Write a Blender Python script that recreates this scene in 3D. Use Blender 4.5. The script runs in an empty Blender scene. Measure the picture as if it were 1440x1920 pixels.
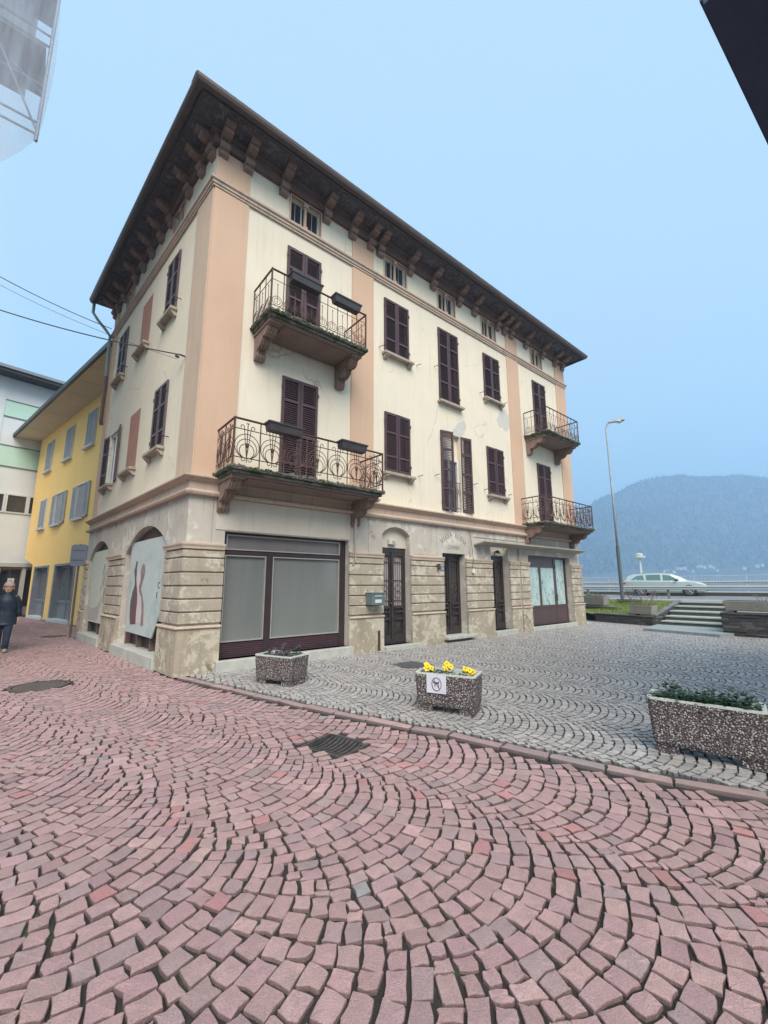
import bpy, math, random
import numpy as np
from mathutils import Vector, Matrix, noise as mnoise
from mathutils.geometry import tessellate_polygon
R=random.Random(7); S=bpy.context.scene; COL=S.collection
PI=math.pi; sin=math.sin; cos=math.cos
def U_(a,b): return R.uniform(a,b)
# ------------------------------------------------------------------ materials
MATS={}
def mat(name,c,rough=.8,c2=None,sc=3.,patch=None,streak=None,crack=0,bump=0.,bsc=40.,metal=0.,spec=.5,attr=None,coat=0.,stretch=None,fine=0.):
    """procedural material: noise between c and c2; patch=(colour,scale,threshold); streak=(colour,amount)"""
    if name in MATS: return MATS[name]
    m=bpy.data.materials.new(name); m.use_nodes=True; MATS[name]=m
    nt=m.node_tree; N=nt.nodes; L=nt.links; bs=N['Principled BSDF']
    bs.inputs['Roughness'].default_value=rough; bs.inputs['Metallic'].default_value=metal
    bs.inputs['Specular IOR Level'].default_value=spec
    if coat: bs.inputs['Coat Weight'].default_value=coat; bs.inputs['Coat Roughness'].default_value=.05
    tc=N.new('ShaderNodeTexCoord'); src=tc.outputs['Object']
    if stretch:
        mp=N.new('ShaderNodeMapping'); mp.inputs['Scale'].default_value=stretch; L.new(src,mp.inputs[0]); src=mp.outputs[0]
    def noise(s,d=4,r=.6,s_=None,dist=0):
        n=N.new('ShaderNodeTexNoise'); n.inputs['Scale'].default_value=s; n.inputs['Detail'].default_value=d
        n.inputs['Roughness'].default_value=r; n.inputs['Distortion'].default_value=dist; L.new(s_ or src,n.inputs['Vector']); return n.outputs['Fac']
    def ramp(f,a,b):
        n=N.new('ShaderNodeMapRange'); n.inputs['From Min'].default_value=a; n.inputs['From Max'].default_value=b; n.clamp=True; L.new(f,n.inputs['Value']); return n.outputs[0]
    def mix(f,a,b,mode='MIX'):
        n=N.new('ShaderNodeMix'); n.data_type='RGBA'; n.blend_type=mode
        if isinstance(f,(int,float)): n.inputs[0].default_value=f
        else: L.new(f,n.inputs[0])
        for i,v in ((6,a),(7,b)):
            if isinstance(v,tuple): n.inputs[i].default_value=(*v[:3],1)
            else: L.new(v,n.inputs[i])
        return n.outputs[2]
    if attr:
        a=N.new('ShaderNodeAttribute'); a.attribute_name=attr; cur=a.outputs['Color']
        cur=mix(ramp(noise(sc,5),.3,.7),cur,mix(.55,cur,c2 or c))
    else:
        cur=mix(ramp(noise(sc,5),.3,.7),c,c2 or tuple(x*.85 for x in c))
    if streak:
        mp=N.new('ShaderNodeMapping'); mp.inputs['Scale'].default_value=(5,5,.35); L.new(tc.outputs['Object'],mp.inputs[0])
        f=ramp(noise(1.6,5,.65,mp.outputs[0]),.52,.8); mm=N.new('ShaderNodeMath'); mm.operation='MULTIPLY'; L.new(f,mm.inputs[0]); mm.inputs[1].default_value=streak[1]
        cur=mix(mm.outputs[0],cur,streak[0])
    if patch:
        for p in (patch if isinstance(patch,list) else [patch]):
            cur=mix(ramp(noise(p[1],9,.72,dist=.35),p[2],p[2]+(p[3] if len(p)>3 else .02)),cur,p[0])
    if crack:
        vn=N.new('ShaderNodeTexVoronoi'); vn.feature='DISTANCE_TO_EDGE'; vn.inputs['Scale'].default_value=.55
        nz_=N.new('ShaderNodeTexNoise'); nz_.inputs['Scale'].default_value=2.5; nz_.inputs['Detail'].default_value=6; L.new(src,nz_.inputs['Vector'])
        va=N.new('ShaderNodeMix'); va.data_type='RGBA'; va.inputs[0].default_value=.22; L.new(src,va.inputs[6]); L.new(nz_.outputs['Color'],va.inputs[7]); L.new(va.outputs[2],vn.inputs['Vector'])
        q1=ramp(vn.outputs['Distance'],.006,.001); q2=ramp(noise(.8,2),.52,.6); m3=N.new('ShaderNodeMath'); m3.operation='MULTIPLY'; L.new(q1,m3.inputs[0]); L.new(q2,m3.inputs[1])
        m4=N.new('ShaderNodeMath'); m4.operation='MULTIPLY'; L.new(m3.outputs[0],m4.inputs[0]); m4.inputs[1].default_value=.6; cur=mix(m4.outputs[0],cur,(.33,.29,.25))
    if fine:
        f=ramp(noise(160,3,.7),.3,.7); cur=mix(f,cur,mix(fine,cur,(0.02,.02,.02)))
    L.new(cur,bs.inputs['Base Color'])
    if bump:
        b=N.new('ShaderNodeBump'); b.inputs['Strength'].default_value=min(1,bump); b.inputs['Distance'].default_value=.01 if bump<=1 else .01*bump
        L.new(noise(bsc,6,.7),b.inputs['Height']); L.new(b.outputs[0],bs.inputs['Normal'])
    return m
CREAM=mat('cream_plaster',(.78,.685,.545),.9,(.73,.635,.50),1.3,patch=[((.72,.64,.53),.8,.50,.25),((.60,.56,.50),2.2,.66,.05),((.55,.48,.40),8.,.70,.03),((.66,.56,.45),3.5,.64,.12)],crack=1,streak=((.52,.46,.38),.5),bump=.25,bsc=30)
PEACH=mat('peach_plaster',(.63,.415,.29),.9,(.59,.39,.275),1.1,streak=((.45,.33,.24),.4),bump=.2,bsc=30)
PALE=mat('peach_grey_plaster',(.60,.44,.33),.9,(.55,.41,.31),1.3,streak=((.34,.28,.23),.5),bump=.2)
GROUNDW=mat('weathered_grey_plaster',(.53,.475,.41),.92,(.44,.395,.345),2.,patch=[((.62,.58,.51),1.6,.53,.06),((.40,.30,.215),1.9,.61,.03),((.33,.30,.27),5.,.63,.02)],crack=1,streak=((.27,.23,.19),.6),bump=.5,bsc=26)
PLAINW=mat('plain_cream_render',(.60,.54,.45),.92,(.54,.48,.40),1.4,streak=((.36,.31,.25),.4),bump=.25)
COURSE=mat('rusticated_render',(.44,.37,.285),.93,(.34,.285,.225),3.,patch=[((.53,.47,.38),2.6,.52,.05),((.27,.21,.16),3.3,.60,.03),((.62,.57,.48),5.,.62,.02)],streak=((.24,.19,.14),.6),bump=.7,bsc=35)
PLINTH=mat('scuffed_plinth_render',(.42,.35,.26),.93,(.33,.275,.21),2.,patch=[((.52,.46,.36),1.8,.50,.05),((.20,.16,.125),2.6,.59,.05),((.60,.55,.45),5.,.60,.02)],streak=((.20,.16,.12),.75),bump=.9,bsc=28)
MOULD=mat('moulding_stone',(.56,.44,.34),.9,(.46,.36,.28),3.,streak=((.28,.22,.18),.6),bump=.4)
BANDM=mat('band_peach',(.58,.42,.32),.9,(.43,.345,.28),.6,streak=((.25,.20,.17),.8),bump=.3)
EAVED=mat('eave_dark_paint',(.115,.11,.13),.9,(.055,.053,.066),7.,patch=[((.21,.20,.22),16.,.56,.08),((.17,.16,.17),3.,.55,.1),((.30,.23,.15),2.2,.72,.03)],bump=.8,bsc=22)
EAVEB=mat('eave_brown_plaster',(.17,.105,.09),.9,(.12,.078,.068),4.,patch=((.34,.24,.18),5.,.66,.05),bump=.5)
BRK=mat('corbel_terracotta',(.30,.205,.165),.9,(.20,.135,.11),6.,patch=((.46,.36,.28),7.,.64,.05),bump=.6)
GUTTER=mat('copper_gutter',(.13,.085,.075),.5,(.085,.065,.06),4.,metal=.35,bump=.1)
TILE=mat('roof_tile',(.22,.12,.08),.9,(.13,.08,.06),6.,bump=.5)
SHUT=mat('shutter_plum',(.085,.040,.048),.55,(.060,.032,.038),5.,streak=((.16,.10,.10),.3),bump=.2)
SHUTG=mat('shutter_faded',(.12,.085,.095),.6,(.085,.06,.07),5.,streak=((.2,.15,.15),.4),bump=.2)
BLIND=mat('blind_window_red',(.42,.21,.15),.9,(.34,.17,.13),3.,patch=((.5,.30,.22),7.,.66,.04),bump=.3)
STONE=mat('sill_stone',(.46,.38,.31),.9,(.33,.27,.22),6.,streak=((.16,.13,.11),.7),bump=.6)
MOSSY=mat('mossy_slab',(.20,.18,.15),.95,(.12,.11,.09),7.,patch=[((.055,.075,.035),5.,.48,.06),((.40,.38,.34),8.,.66,.03)],bump=.9)
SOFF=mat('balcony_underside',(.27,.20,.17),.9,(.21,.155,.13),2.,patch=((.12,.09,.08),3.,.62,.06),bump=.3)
IRON=mat('rusty_iron',(.075,.040,.035),.6,(.13,.06,.045),8.,metal=.3)
DARKW=mat('dark_door_wood',(.030,.023,.024),.42,(.05,.038,.036),7.,bump=.3)
DARKF=mat('dark_bronze_frame',(.045,.028,.030),.4,(.032,.02,.022),6.)
LOUV=mat('shopfront_slats',(.075,.035,.045),.5,(.05,.026,.033),6.)
GLASS=mat('window_glass',(.03,.035,.045),.06,(.05,.055,.06),1.,spec=.9)
FROST=mat('covered_shop_glass',(.20,.207,.196),.10,(.15,.158,.152),.8,spec=.6,stretch=(1.4,1.4,.2))
FROSTD=mat('fascia_glass',(.19,.17,.17),.3,(.15,.135,.135),1.5,stretch=(2,2,.5))
ALU=mat('aluminium_trim',(.52,.49,.45),.4,(.44,.42,.39),6.,metal=.5)
SHEET=mat('crumpled_film_glass',(.30,.42,.40),.15,(.55,.66,.65),3.,patch=[((.10,.20,.18),7.,.55,.10),((.68,.78,.78),9.,.60,.06)],stretch=(1,1,.6),spec=.7)
CURT=mat('net_curtain',(.42,.40,.40),.8,(.22,.21,.22),14.,stretch=(6,1,.3))
CONC=mat('step_concrete',(.50,.50,.46),.9,(.38,.38,.34),4.,patch=((.26,.25,.2),6.,.62,.06),bump=.5)
CREAMF=mat('white_window_frame',(.72,.72,.70),.5)
PIPE=mat('zinc_pipe',(.25,.34,.34),.45,(.2,.27,.27),5.,metal=.3)
PIPEB=mat('brown_pipe',(.17,.10,.09),.5,(.12,.075,.07),5.)
WIREM=mat('cable_black',(.05,.055,.06),.6)
YEL=mat('yellow_render',(.95,.62,.22),.9,(.92,.59,.20),1.,bump=.15)
CREAMS=mat('timber_soffit_cream',(.62,.53,.41),.8,(.56,.47,.36),1.,stretch=(1,.3,1))
DKGUT=mat('dark_green_gutter',(.045,.065,.07),.5)
GSH=mat('grey_shutter',(.44,.46,.49),.6,(.36,.38,.41),3.)
WHT=mat('white_render',(.74,.76,.76),.9,(.68,.70,.70),1.2,bump=.1)
MINT=mat('mint_panel',(.55,.76,.64),.7,(.52,.72,.60),1.5)
ROOFD=mat('dark_eave',(.08,.075,.085),.8,(.06,.055,.06),3.)
GREYST=mat('grey_stone_surround',(.22,.23,.26),.8,(.17,.18,.2),5.,bump=.3)
SIGNB=mat('sign_back_grey',(.27,.30,.36),.5,(.24,.27,.32),2.,metal=.3)
POSTR=mat('sign_post_grey',(.20,.19,.20),.5,(.16,.12,.12),3.,metal=.4)
AGGR=None
# ------------------------------------------------------------------ mesh builder
class MB:
    def __init__(s): s.v=[]; s.f=[]; s.m=[]
    def add(s,vs,fs,mi=0):
        b=len(s.v); s.v+= [tuple(p) for p in vs]; s.f+=[tuple(b+i for i in f) for f in fs]; s.m+=[mi]*len(fs); return b
    def hexa(s,p,mi=0):  # 8 points: bottom 4 ccw, top 4 ccw
        s.add(p,[(3,2,1,0),(4,5,6,7),(0,1,5,4),(1,2,6,5),(2,3,7,6),(3,0,4,7)],mi)
    def box(s,x0,x1,y0,y1,z0,z1,mi=0):
        s.hexa([(x0,y0,z0),(x1,y0,z0),(x1,y1,z0),(x0,y1,z0),(x0,y0,z1),(x1,y0,z1),(x1,y1,z1),(x0,y1,z1)],mi)
    def tube(s,pts,r,n=6,mi=0,closed=False,cap=True):
        pts=[Vector(p) for p in pts]; k=len(pts); rings=[]
        prev=None
        for i,p in enumerate(pts):
            if closed: t=(pts[(i+1)%k]-pts[i-1])
            else: t=pts[min(i+1,k-1)]-pts[max(i-1,0)]
            t=t.normalized() if t.length>1e-9 else Vector((0,0,1))
            if prev is None:
                a=Vector((0,0,1)) if abs(t.z)<.9 else Vector((1,0,0)); x=t.cross(a).normalized()
            else:
                x=(prev-t*prev.dot(t)); x=x.normalized() if x.length>1e-6 else t.orthogonal().normalized()
            prev=x; y=t.cross(x); rr=r[i] if isinstance(r,(list,tuple)) else r
            rings.append([p+x*(rr*cos(2*PI*j/n))+y*(rr*sin(2*PI*j/n)) for j in range(n)])
        b=len(s.v); vs=[q for g in rings for q in g]; fs=[]
        for i in range(k if closed else k-1):
            a=i*n; c=((i+1)%k)*n
            for j in range(n): fs.append((a+j,a+(j+1)%n,c+(j+1)%n,c+j))
        if cap and not closed: fs.append(tuple(range(n))[::-1]); fs.append(tuple((k-1)*n+j for j in range(n)))
        s.add(vs,fs,mi)
    def ball(s,c,rx,ry,rz,n=8,m=6,mi=0):
        vs=[(c[0],c[1],c[2]+rz)]; fs=[]
        for i in range(1,m):
            t=PI*i/m
            for j in range(n): a=2*PI*j/n; vs.append((c[0]+rx*sin(t)*cos(a),c[1]+ry*sin(t)*sin(a),c[2]+rz*cos(t)))
        vs.append((c[0],c[1],c[2]-rz))
        for j in range(n): fs.append((0,1+j,1+(j+1)%n))
        for i in range(m-2):
            for j in range(n): a=1+i*n; fs.append((a+j,a+n+j,a+n+(j+1)%n,a+(j+1)%n))
        a=1+(m-2)*n
        for j in range(n): fs.append((a+j,len(vs)-1,a+(j+1)%n))
        s.add(vs,fs,mi)
    def build(s,name,mats,parent=None,smooth=False,bevel=0,origin=None):
        base=Vector((0,0,0))
        if parent is not None:
            base=Vector(parent['_b'])
        elif origin is not None: base=Vector(origin)
        else:
            a=np.array(s.v); base=Vector((a[:,0].min()/2+a[:,0].max()/2,a[:,1].min()/2+a[:,1].max()/2,a[:,2].min()))
        me=bpy.data.meshes.new(name); me.from_pydata([(v[0]-base.x,v[1]-base.y,v[2]-base.z) for v in s.v],[],s.f)
        if not isinstance(mats,(list,tuple)): mats=[mats]
        for m in mats: me.materials.append(m)
        if len(mats)>1: me.polygons.foreach_set('material_index',s.m)
        if smooth: me.polygons.foreach_set('use_smooth',[True]*len(me.polygons))
        me.update(); o=bpy.data.objects.new(name,me); COL.objects.link(o)
        if parent is not None: o.parent=parent
        else: o.location=base
        o['_b']=list(base)
        if bevel:
            b=o.modifiers.new('b','BEVEL'); b.width=bevel; b.segments=2; b.limit_method='ANGLE'
        return o
def tag(o,label=None,cat=None,group=None,kind=None):
    if label: o['label']=label
    if cat: o['category']=cat
    if group: o['group']=group
    if kind: o['kind']=kind
    return o
def empty(name,loc,label=None,cat=None,group=None):
    o=bpy.data.objects.new(name,None); COL.objects.link(o); o.location=loc; o['_b']=list(loc); o.empty_display_size=.2
    return tag(o,label,cat,group)
class Fr:  # a facade frame: u along, z up, o outwards
    def __init__(s,org,u,n): s.o=Vector(org); s.u=Vector(u); s.n=Vector(n)
    def P(s,u,z,o=0): p=s.o+s.u*u+s.n*o; return (p.x,p.y,z+s.o.z)
    def box(s,mb,u0,u1,z0,z1,o0,o1,mi=0):
        P=s.P; mb.hexa([P(u0,z0,o1),P(u1,z0,o1),P(u1,z0,o0),P(u0,z0,o0),P(u0,z1,o1),P(u1,z1,o1),P(u1,z1,o0),P(u0,z1,o0)],mi)
    def poly(s,mb,pts,o,mi=0): mb.add([s.P(u,z,o) for u,z in pts],[tuple(range(len(pts)))],mi)
    def prism(s,mb,pts,o0,o1,mi=0):
        n=len(pts); mb.add([s.P(u,z,o1) for u,z in pts]+[s.P(u,z,o0) for u,z in pts],
          [tuple(range(n)),tuple(range(2*n-1,n-1,-1))]+[(i,(i+1)%n,n+(i+1)%n,n+i) for i in range(n)],mi)
    def wall(s,mb,outer,holes,o,depth,mi=0,mr=None,back=False):
        loops=[[Vector((u,z,0)) for u,z in outer]]+[[Vector((u,z,0)) for u,z in h] for h in holes]
        flat=[p for l in loops for p in l]; tri=tessellate_polygon(loops)
        mb.add([s.P(p.x,p.y,o) for p in flat],[tuple(t) for t in tri],mi)
        for h in holes:
            n=len(h); mb.add([s.P(u,z,o) for u,z in h]+[s.P(u,z,o-depth) for u,z in h],[(i,(i+1)%n,n+(i+1)%n,n+i) for i in range(n)],mi if mr is None else mr)
def rect(a,b,c,d): return [(a,c),(b,c),(b,d),(a,d)]
def archpts(a,b,z0,zs,zc,n=12):
    w=(b-a)/2; h=zc-zs; r=(w*w+h*h)/(2*h); cx=(a+b)/2; cz=zc-r; t0=math.asin(w/r)
    return [(a,z0),(b,z0)]+[(cx+r*sin(t0-2*t0*i/n),cz+r*cos(t0-2*t0*i/n)) for i in range(n+1)]
def sweep(mb,prof,pts,mi=0):
    """profile [(out,z)] swept along a 2D polyline; outwards is to the right of travel"""
    k=len(pts); rings=[]
    pts=[Vector(p) for p in pts]
    for i,p in enumerate(pts):
        ds=[]
        if i>0: ds.append((pts[i]-pts[i-1]).normalized())
        if i<k-1: ds.append((pts[i+1]-pts[i]).normalized())
        ns=[Vector((d.y,-d.x)) for d in ds]
        if len(ns)==1: m=ns[0]
        else: m=(ns[0]+ns[1]); m=m/(m.dot(ns[0]))
        rings.append([(p.x+m.x*o,p.y+m.y*o,z) for o,z in prof])
    n=len(prof); vs=[q for r in rings for q in r]; fs=[]
    for i in range(k-1):
        for j in range(n): fs.append((i*n+j,(i+1)*n+j,(i+1)*n+(j+1)%n,i*n+(j+1)%n))
    fs.append(tuple(range(n))); fs.append(tuple((k-1)*n+j for j in range(n))[::-1]); mb.add(vs,fs,mi)

# ------------------------------------------------------------------ camera
f_,pit,rol,yaw=792.4,.173,-.003,.876; CAM=Vector((-2.26,-8.574,1.6))
fw=Vector((cos(yaw)*cos(pit),sin(yaw)*cos(pit),sin(pit))); rt=Vector((sin(yaw),-cos(yaw),0)); up=rt.cross(fw)
rt,up=rt*cos(rol)+up*sin(rol),-rt*sin(rol)+up*cos(rol)
cam=bpy.data.cameras.new('camera'); co=bpy.data.objects.new('camera',cam); COL.objects.link(co); S.camera=co
co.matrix_world=Matrix(((rt.x,up.x,-fw.x,CAM.x),(rt.y,up.y,-fw.y,CAM.y),(rt.z,up.z,-fw.z,CAM.z),(0,0,0,1)))
cam.sensor_fit='HORIZONTAL'; cam.sensor_width=36; cam.lens=f_/1440*36; cam.clip_end=20000; cam.clip_start=.05

# ------------------------------------------------------------------ the corner building
AN=-.094; LU=Vector((sin(AN),cos(AN),0)); LN=Vector((-cos(AN),sin(AN),0))
F=Fr((0,0,0),(1,0,0),(0,-1,0)); Lf=Fr((0,0,0),LU,LN)
LEN=15.55; WID=8.5
A=(0,0); B=(LEN,0); E_=(LU.x*WID,LU.y*WID); Bb=(LEN,WID); Eb=(E_[0],WID)
def lp(w): return (LU.x*w,LU.y*w)
B0=empty('corner_building',(0,0,0),'cream and peach corner building with plum shutters, iron balconies and deep dark eaves','building')
def part(name,mb,m,par=None,**k): return mb.build(name,m,par or B0,**k)
# upper wall, with the openings
win_hi=[(4.92,5.84),(9.56,10.48)]
openF=[rect(1.84,2.71,10.67,11.40),rect(4.93,5.8,10.67,11.40),rect(7.24,8.08,10.67,11.40),rect(9.57,10.41,10.67,11.40),rect(12.85,13.69,10.67,11.40),
 rect(1.82,2.73,7.34,9.9),rect(4.92,5.84,8.22,9.95),rect(7.2,8.13,7.42,9.95),rect(9.57,10.48,8.22,9.93),rect(12.83,13.76,7.34,9.93),
 rect(1.82,2.73,3.84,6.43),rect(4.92,5.84,4.68,6.4),rect(7.2,8.13,3.86,6.4),rect(9.55,10.47,4.68,6.38),rect(12.8,13.74,3.84,6.38)]
mb=MB(); F.wall(mb,rect(0,LEN,3.6,11.8),openF,0,.2); 
openL=[rect(1.83,2.62,10.67,11.40),rect(6.15,6.95,10.67,11.40),
 rect(1.85,2.64,8.3,9.92),rect(6.35,7.25,8.28,9.92),rect(1.9,2.78,4.8,6.43),rect(6.35,7.27,4.7,6.43)]
Lf.wall(mb,rect(0,WID,3.6,11.8),openL,0,.2)
mb.add([(*B,3.6),(*Bb,3.6),(*Bb,11.8),(*B,11.8)],[(0,1,2,3)]); mb.add([(*Bb,3.6),(*E_,3.6),(*E_,11.8),(*Bb,11.8)],[(0,1,2,3)])
part('upper_wall',mb,CREAM)
# pilasters
for a,b in ((3.75,4.5),(11.05,11.82)):
    mb=MB(); F.box(mb,a,b,3.72,10.38,-.01,.03); F.box(mb,a,b,10.6,11.4,-.01,.03); part('pilaster',mb,PEACH)
for z0,z1 in ((3.72,10.38),(10.6,11.4)):
    pr=[(-.01,z0),(.03,z0),(.03,z1),(-.01,z1)]
    mb=MB(); sweep(mb,pr,[A,(.78,0)]); part('pilaster',mb,PEACH)
    mb=MB(); sweep(mb,pr,[(14.77,0),B,(LEN,.6)]); part('pilaster',mb,PEACH)
    mb=MB(); sweep(mb,[(-.01,z0),(.027,z0),(.027,z1),(-.01,z1)],[lp(WID),lp(7.9)]); part('pilaster',mb,PEACH)
mb=MB(); sweep(mb,[(-.01,3.72),(.027,3.72),(.027,10.38),(-.01,10.38)],[lp(.87),A]); o=part('pilaster',mb,PALE); o['label']='greyer weathered corner pilaster on the street side'
path=[lp(WID),A,B,Bb]
for pr,m in (([(-.01,10.38),(.05,10.38),(.05,10.43),(.075,10.44),(.075,10.50),(.11,10.52),(.11,10.57),(.0,10.61)],BANDM),):
    mb=MB(); sweep(mb,pr,path); part('string_course',mb,m)
mb=MB(); sweep(mb,[(-.01,3.36),(.14,3.36),(.16,3.40),(.16,3.43),(.10,3.47),(.07,3.47),(.07,3.62),(.12,3.64),(.20,3.70),(.20,3.73),(.0,3.79)],path); part('base_cornice',mb,BANDM)
mb=MB(); sweep(mb,[(-.01,11.43),(.10,11.43),(.12,11.47),(.12,11.66),(.20,11.70),(.20,11.74),(-.01,11.74)],path); part('frieze',mb,EAVEB)
# eaves: soffit, gutter, roof
eL,eF,eR=.71,.82,.52
oc=[]  # eave outline
def off(e1,e2,e3,z):
    p0=Vector(lp(WID+.35))+Vector((LN.x,LN.y))*e1
    # corner
    x=-(e1-.0939*e2)/.9956; p1=Vector((x,-e2)); p2=Vector((LEN+e3,-e2)); p3=Vector((LEN+e3,WID+.35))
    return [(p.x,p.y,z) for p in (p0,p1,p2,p3)]
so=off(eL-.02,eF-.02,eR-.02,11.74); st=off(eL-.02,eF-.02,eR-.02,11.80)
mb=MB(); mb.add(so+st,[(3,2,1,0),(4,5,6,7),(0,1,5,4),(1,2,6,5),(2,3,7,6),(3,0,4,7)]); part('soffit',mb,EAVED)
# panel joints below the soffit
mb=MB()
for i in range(12):
    x=.1+i*1.38; mb.box(x-.012,x+.012,-eF+.05,-.13,11.728,11.739)
for i in range(6):
    w=.6+i*1.5; a=Lf.P(w,11.73,.13); b=Lf.P(w,11.73,eL-.1); mb.tube([a,b],.012,4)
path2=[(p[0],p[1]) for p in off(eL-.1,eF-.1,eR-.1,0)]
sweep(mb,[(0,11.715),(.03,11.715),(.03,11.74),(0,11.74)],path2)
part('soffit_joint',mb,ROOFD)
STR_=mat('soffit_trim',(.10,.085,.085),.9,(.16,.14,.14),7.,bump=.4)
us=[.12,.70,1.62,2.86,3.72,4.36,4.72,5.92,6.98,8.27,9.12,10.5,10.95,11.4,12.45,13.72,14.78,15.4]
def panel_frame(fr,a,b,o0,o1):
    mb=MB(); c=.07; pts=[fr.P(*q_) for q_ in ((a+c,11.737,o0),(b-c,11.737,o0),(b,11.737,o0+c),(b,11.737,o1),(a,11.737,o1),(a,11.737,o0+c))]; mb.tube(pts,.016,4,closed=True); part('soffit_panel_frame',mb,STR_)
for a,b in zip(us[:-1],us[1:]):
    if b-a>.5:
        n_=2 if b-a>1.1 else 1
        for k in range(n_): panel_frame(F,a+.14+(b-a-.28)*k/n_+(.04 if k else 0),a+.14+(b-a-.28)*(k+1)/n_-(.04 if k<n_-1 else 0),.19,eF-.16)
lw=[.15,.72,1.5,2.75,3.5,4.3,5.1,5.85,7.1,7.9,8.4]
for a,b in zip(lw[:-1],lw[1:]):
    if b-a>.5: panel_frame(Lf,a+.13,b-.13,.19,eL-.16)

pth=[(p[0],p[1]) for p in off(eL-.02,eF-.02,eR-.02,0)]
mb=MB(); sweep(mb,[(-.005,11.70),(.03,11.69),(.09,11.73),(.12,11.79),(.125,11.86),(.105,11.86),(.095,11.81),(.06,11.77),(.0,11.75)],pth); part('gutter',mb,GUTTER)
e2=off(eL+.03,eF+.03,eR+.03,11.87); apex=[(4.5,4.2,13.3),(11.3,4.2,13.3)]
mb=MB(); mb.add(off(eL-.02,eF-.02,eR-.02,11.81)+e2+apex,[(0,1,5,4),(1,2,6,5),(2,3,7,6),(3,0,4,7),(4,5,8),(5,6,9,8),(6,7,9),(7,4,8,9)])
for i in range(90):  # tile ends along the front eave
    x=-.7+i*.186; mb.tube([(x,-eF-.04+U_(-.01,.01),11.875),(x,-eF+.3,11.98+U_(-.005,.01))],.055,6)
for i in range(50):
    w=-.6+i*.186; a=Vector(Lf.P(w,11.875,eL+.03)); b=Vector(Lf.P(w,11.98,eL-.3)); mb.tube([a,b],.05,6)
rf=part('roof',mb,TILE)
mb=MB(); mb.box(9.6,10.3,.1,.8,12.1,12.9); mb.box(9.5,10.4,0,.9,12.9,12.98); part('chimney',mb,EAVEB,rf)
# brackets
def bracket(fr,u,k=1.,w=.105):
    mb=MB()
    fr.prism2(mb,u,w,[(0,11.2),(.06,11.2),(.12,11.23),(.14,11.29),(.10,11.33),(.17,11.36),(.21,11.42),(.19,11.48),(.125,11.50),(.125,11.575),(.24,11.585),(.36,11.60),(.41,11.635),(.37,11.665),(.49,11.675),(.52,11.735),(0,11.735)],k)
    return part('eave_bracket',mb,BRK)
def prism2(s,mb,u,w,prof,k=1.):
    n=len(prof); mb.add([s.P(u-w,z,o*k) for o,z in prof]+[s.P(u+w,z,o*k) for o,z in prof],
      [tuple(range(n)),tuple(range(2*n-1,n-1,-1))]+[(i,(i+1)%n,n+(i+1)%n,n+i) for i in range(n)])
Fr.prism2=prism2
for u in (.12,.70,1.62,2.86,3.72,4.36,4.72,5.92,6.98,8.27,9.12,10.5,10.95,11.4,12.45,13.72,14.78,15.4): bracket(F,u)
for u in (.15,.72,1.5,2.75,3.5,4.3,5.1,5.85,7.1,7.9,8.4): bracket(Lf,u,.9)
# windows and shutters
def attic(fr,r):
    a,b,z0,z1=r; mb=MB()
    for u0,u1,y0,y1 in ((a-.03,a,z0-.06,z1+.025),(b,b+.03,z0-.06,z1+.025),(a,b,z1,z1+.025),(a,b,z0-.06,z0)): fr.box(mb,u0,u1,y0,y1,-.02,.035)
    m=(a+b)/2; fr.box(mb,m-.05,m+.05,z0,z0+.07,-.11,.02); fr.box(mb,m-.065,m+.065,z1-.09,z1,-.11,.02)
    c=fr.P(m,0,-.045); mb.tube([(c[0],c[1],z0+.07),(c[0],c[1],z1-.09)],[.045,.038],10)
    w=part('attic_window',mb,mat('peach_stone',(.62,.42,.32),.9,(.54,.38,.29),3.,bump=.3))
    mb=MB()
    for s0,s1 in ((a,m-.06),(m+.06,b)):
        for u0,u1,y0,y1 in ((s0,s0+.018,z0,z1),(s1-.03,s1,z0,z1),(s0+.018,s1-.03,z1-.02,z1),(s0+.018,s1-.03,z0,z0+.02)): fr.box(mb,u0,u1,y0,y1,-.15,-.11)
        fr.box(mb,(s0+s1)/2-.005,(s0+s1)/2+.005,z0+.03,z1-.03,-.15,-.135)
    part('frame',mb,CREAMF if fr is F else MOULD,w)
    mb=MB(); fr.box(mb,a,b,z0,z1,-.2,-.16); part('pane',mb,GLASS,w)
for r in ((1.84,2.71),(4.93,5.8),(7.24,8.08),(9.57,10.41),(12.85,13.69)): attic(F,(*r,10.67,11.40))
for r in ((1.83,2.62),(6.15,6.95)): attic(Lf,(*r,10.67,11.40))
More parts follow.
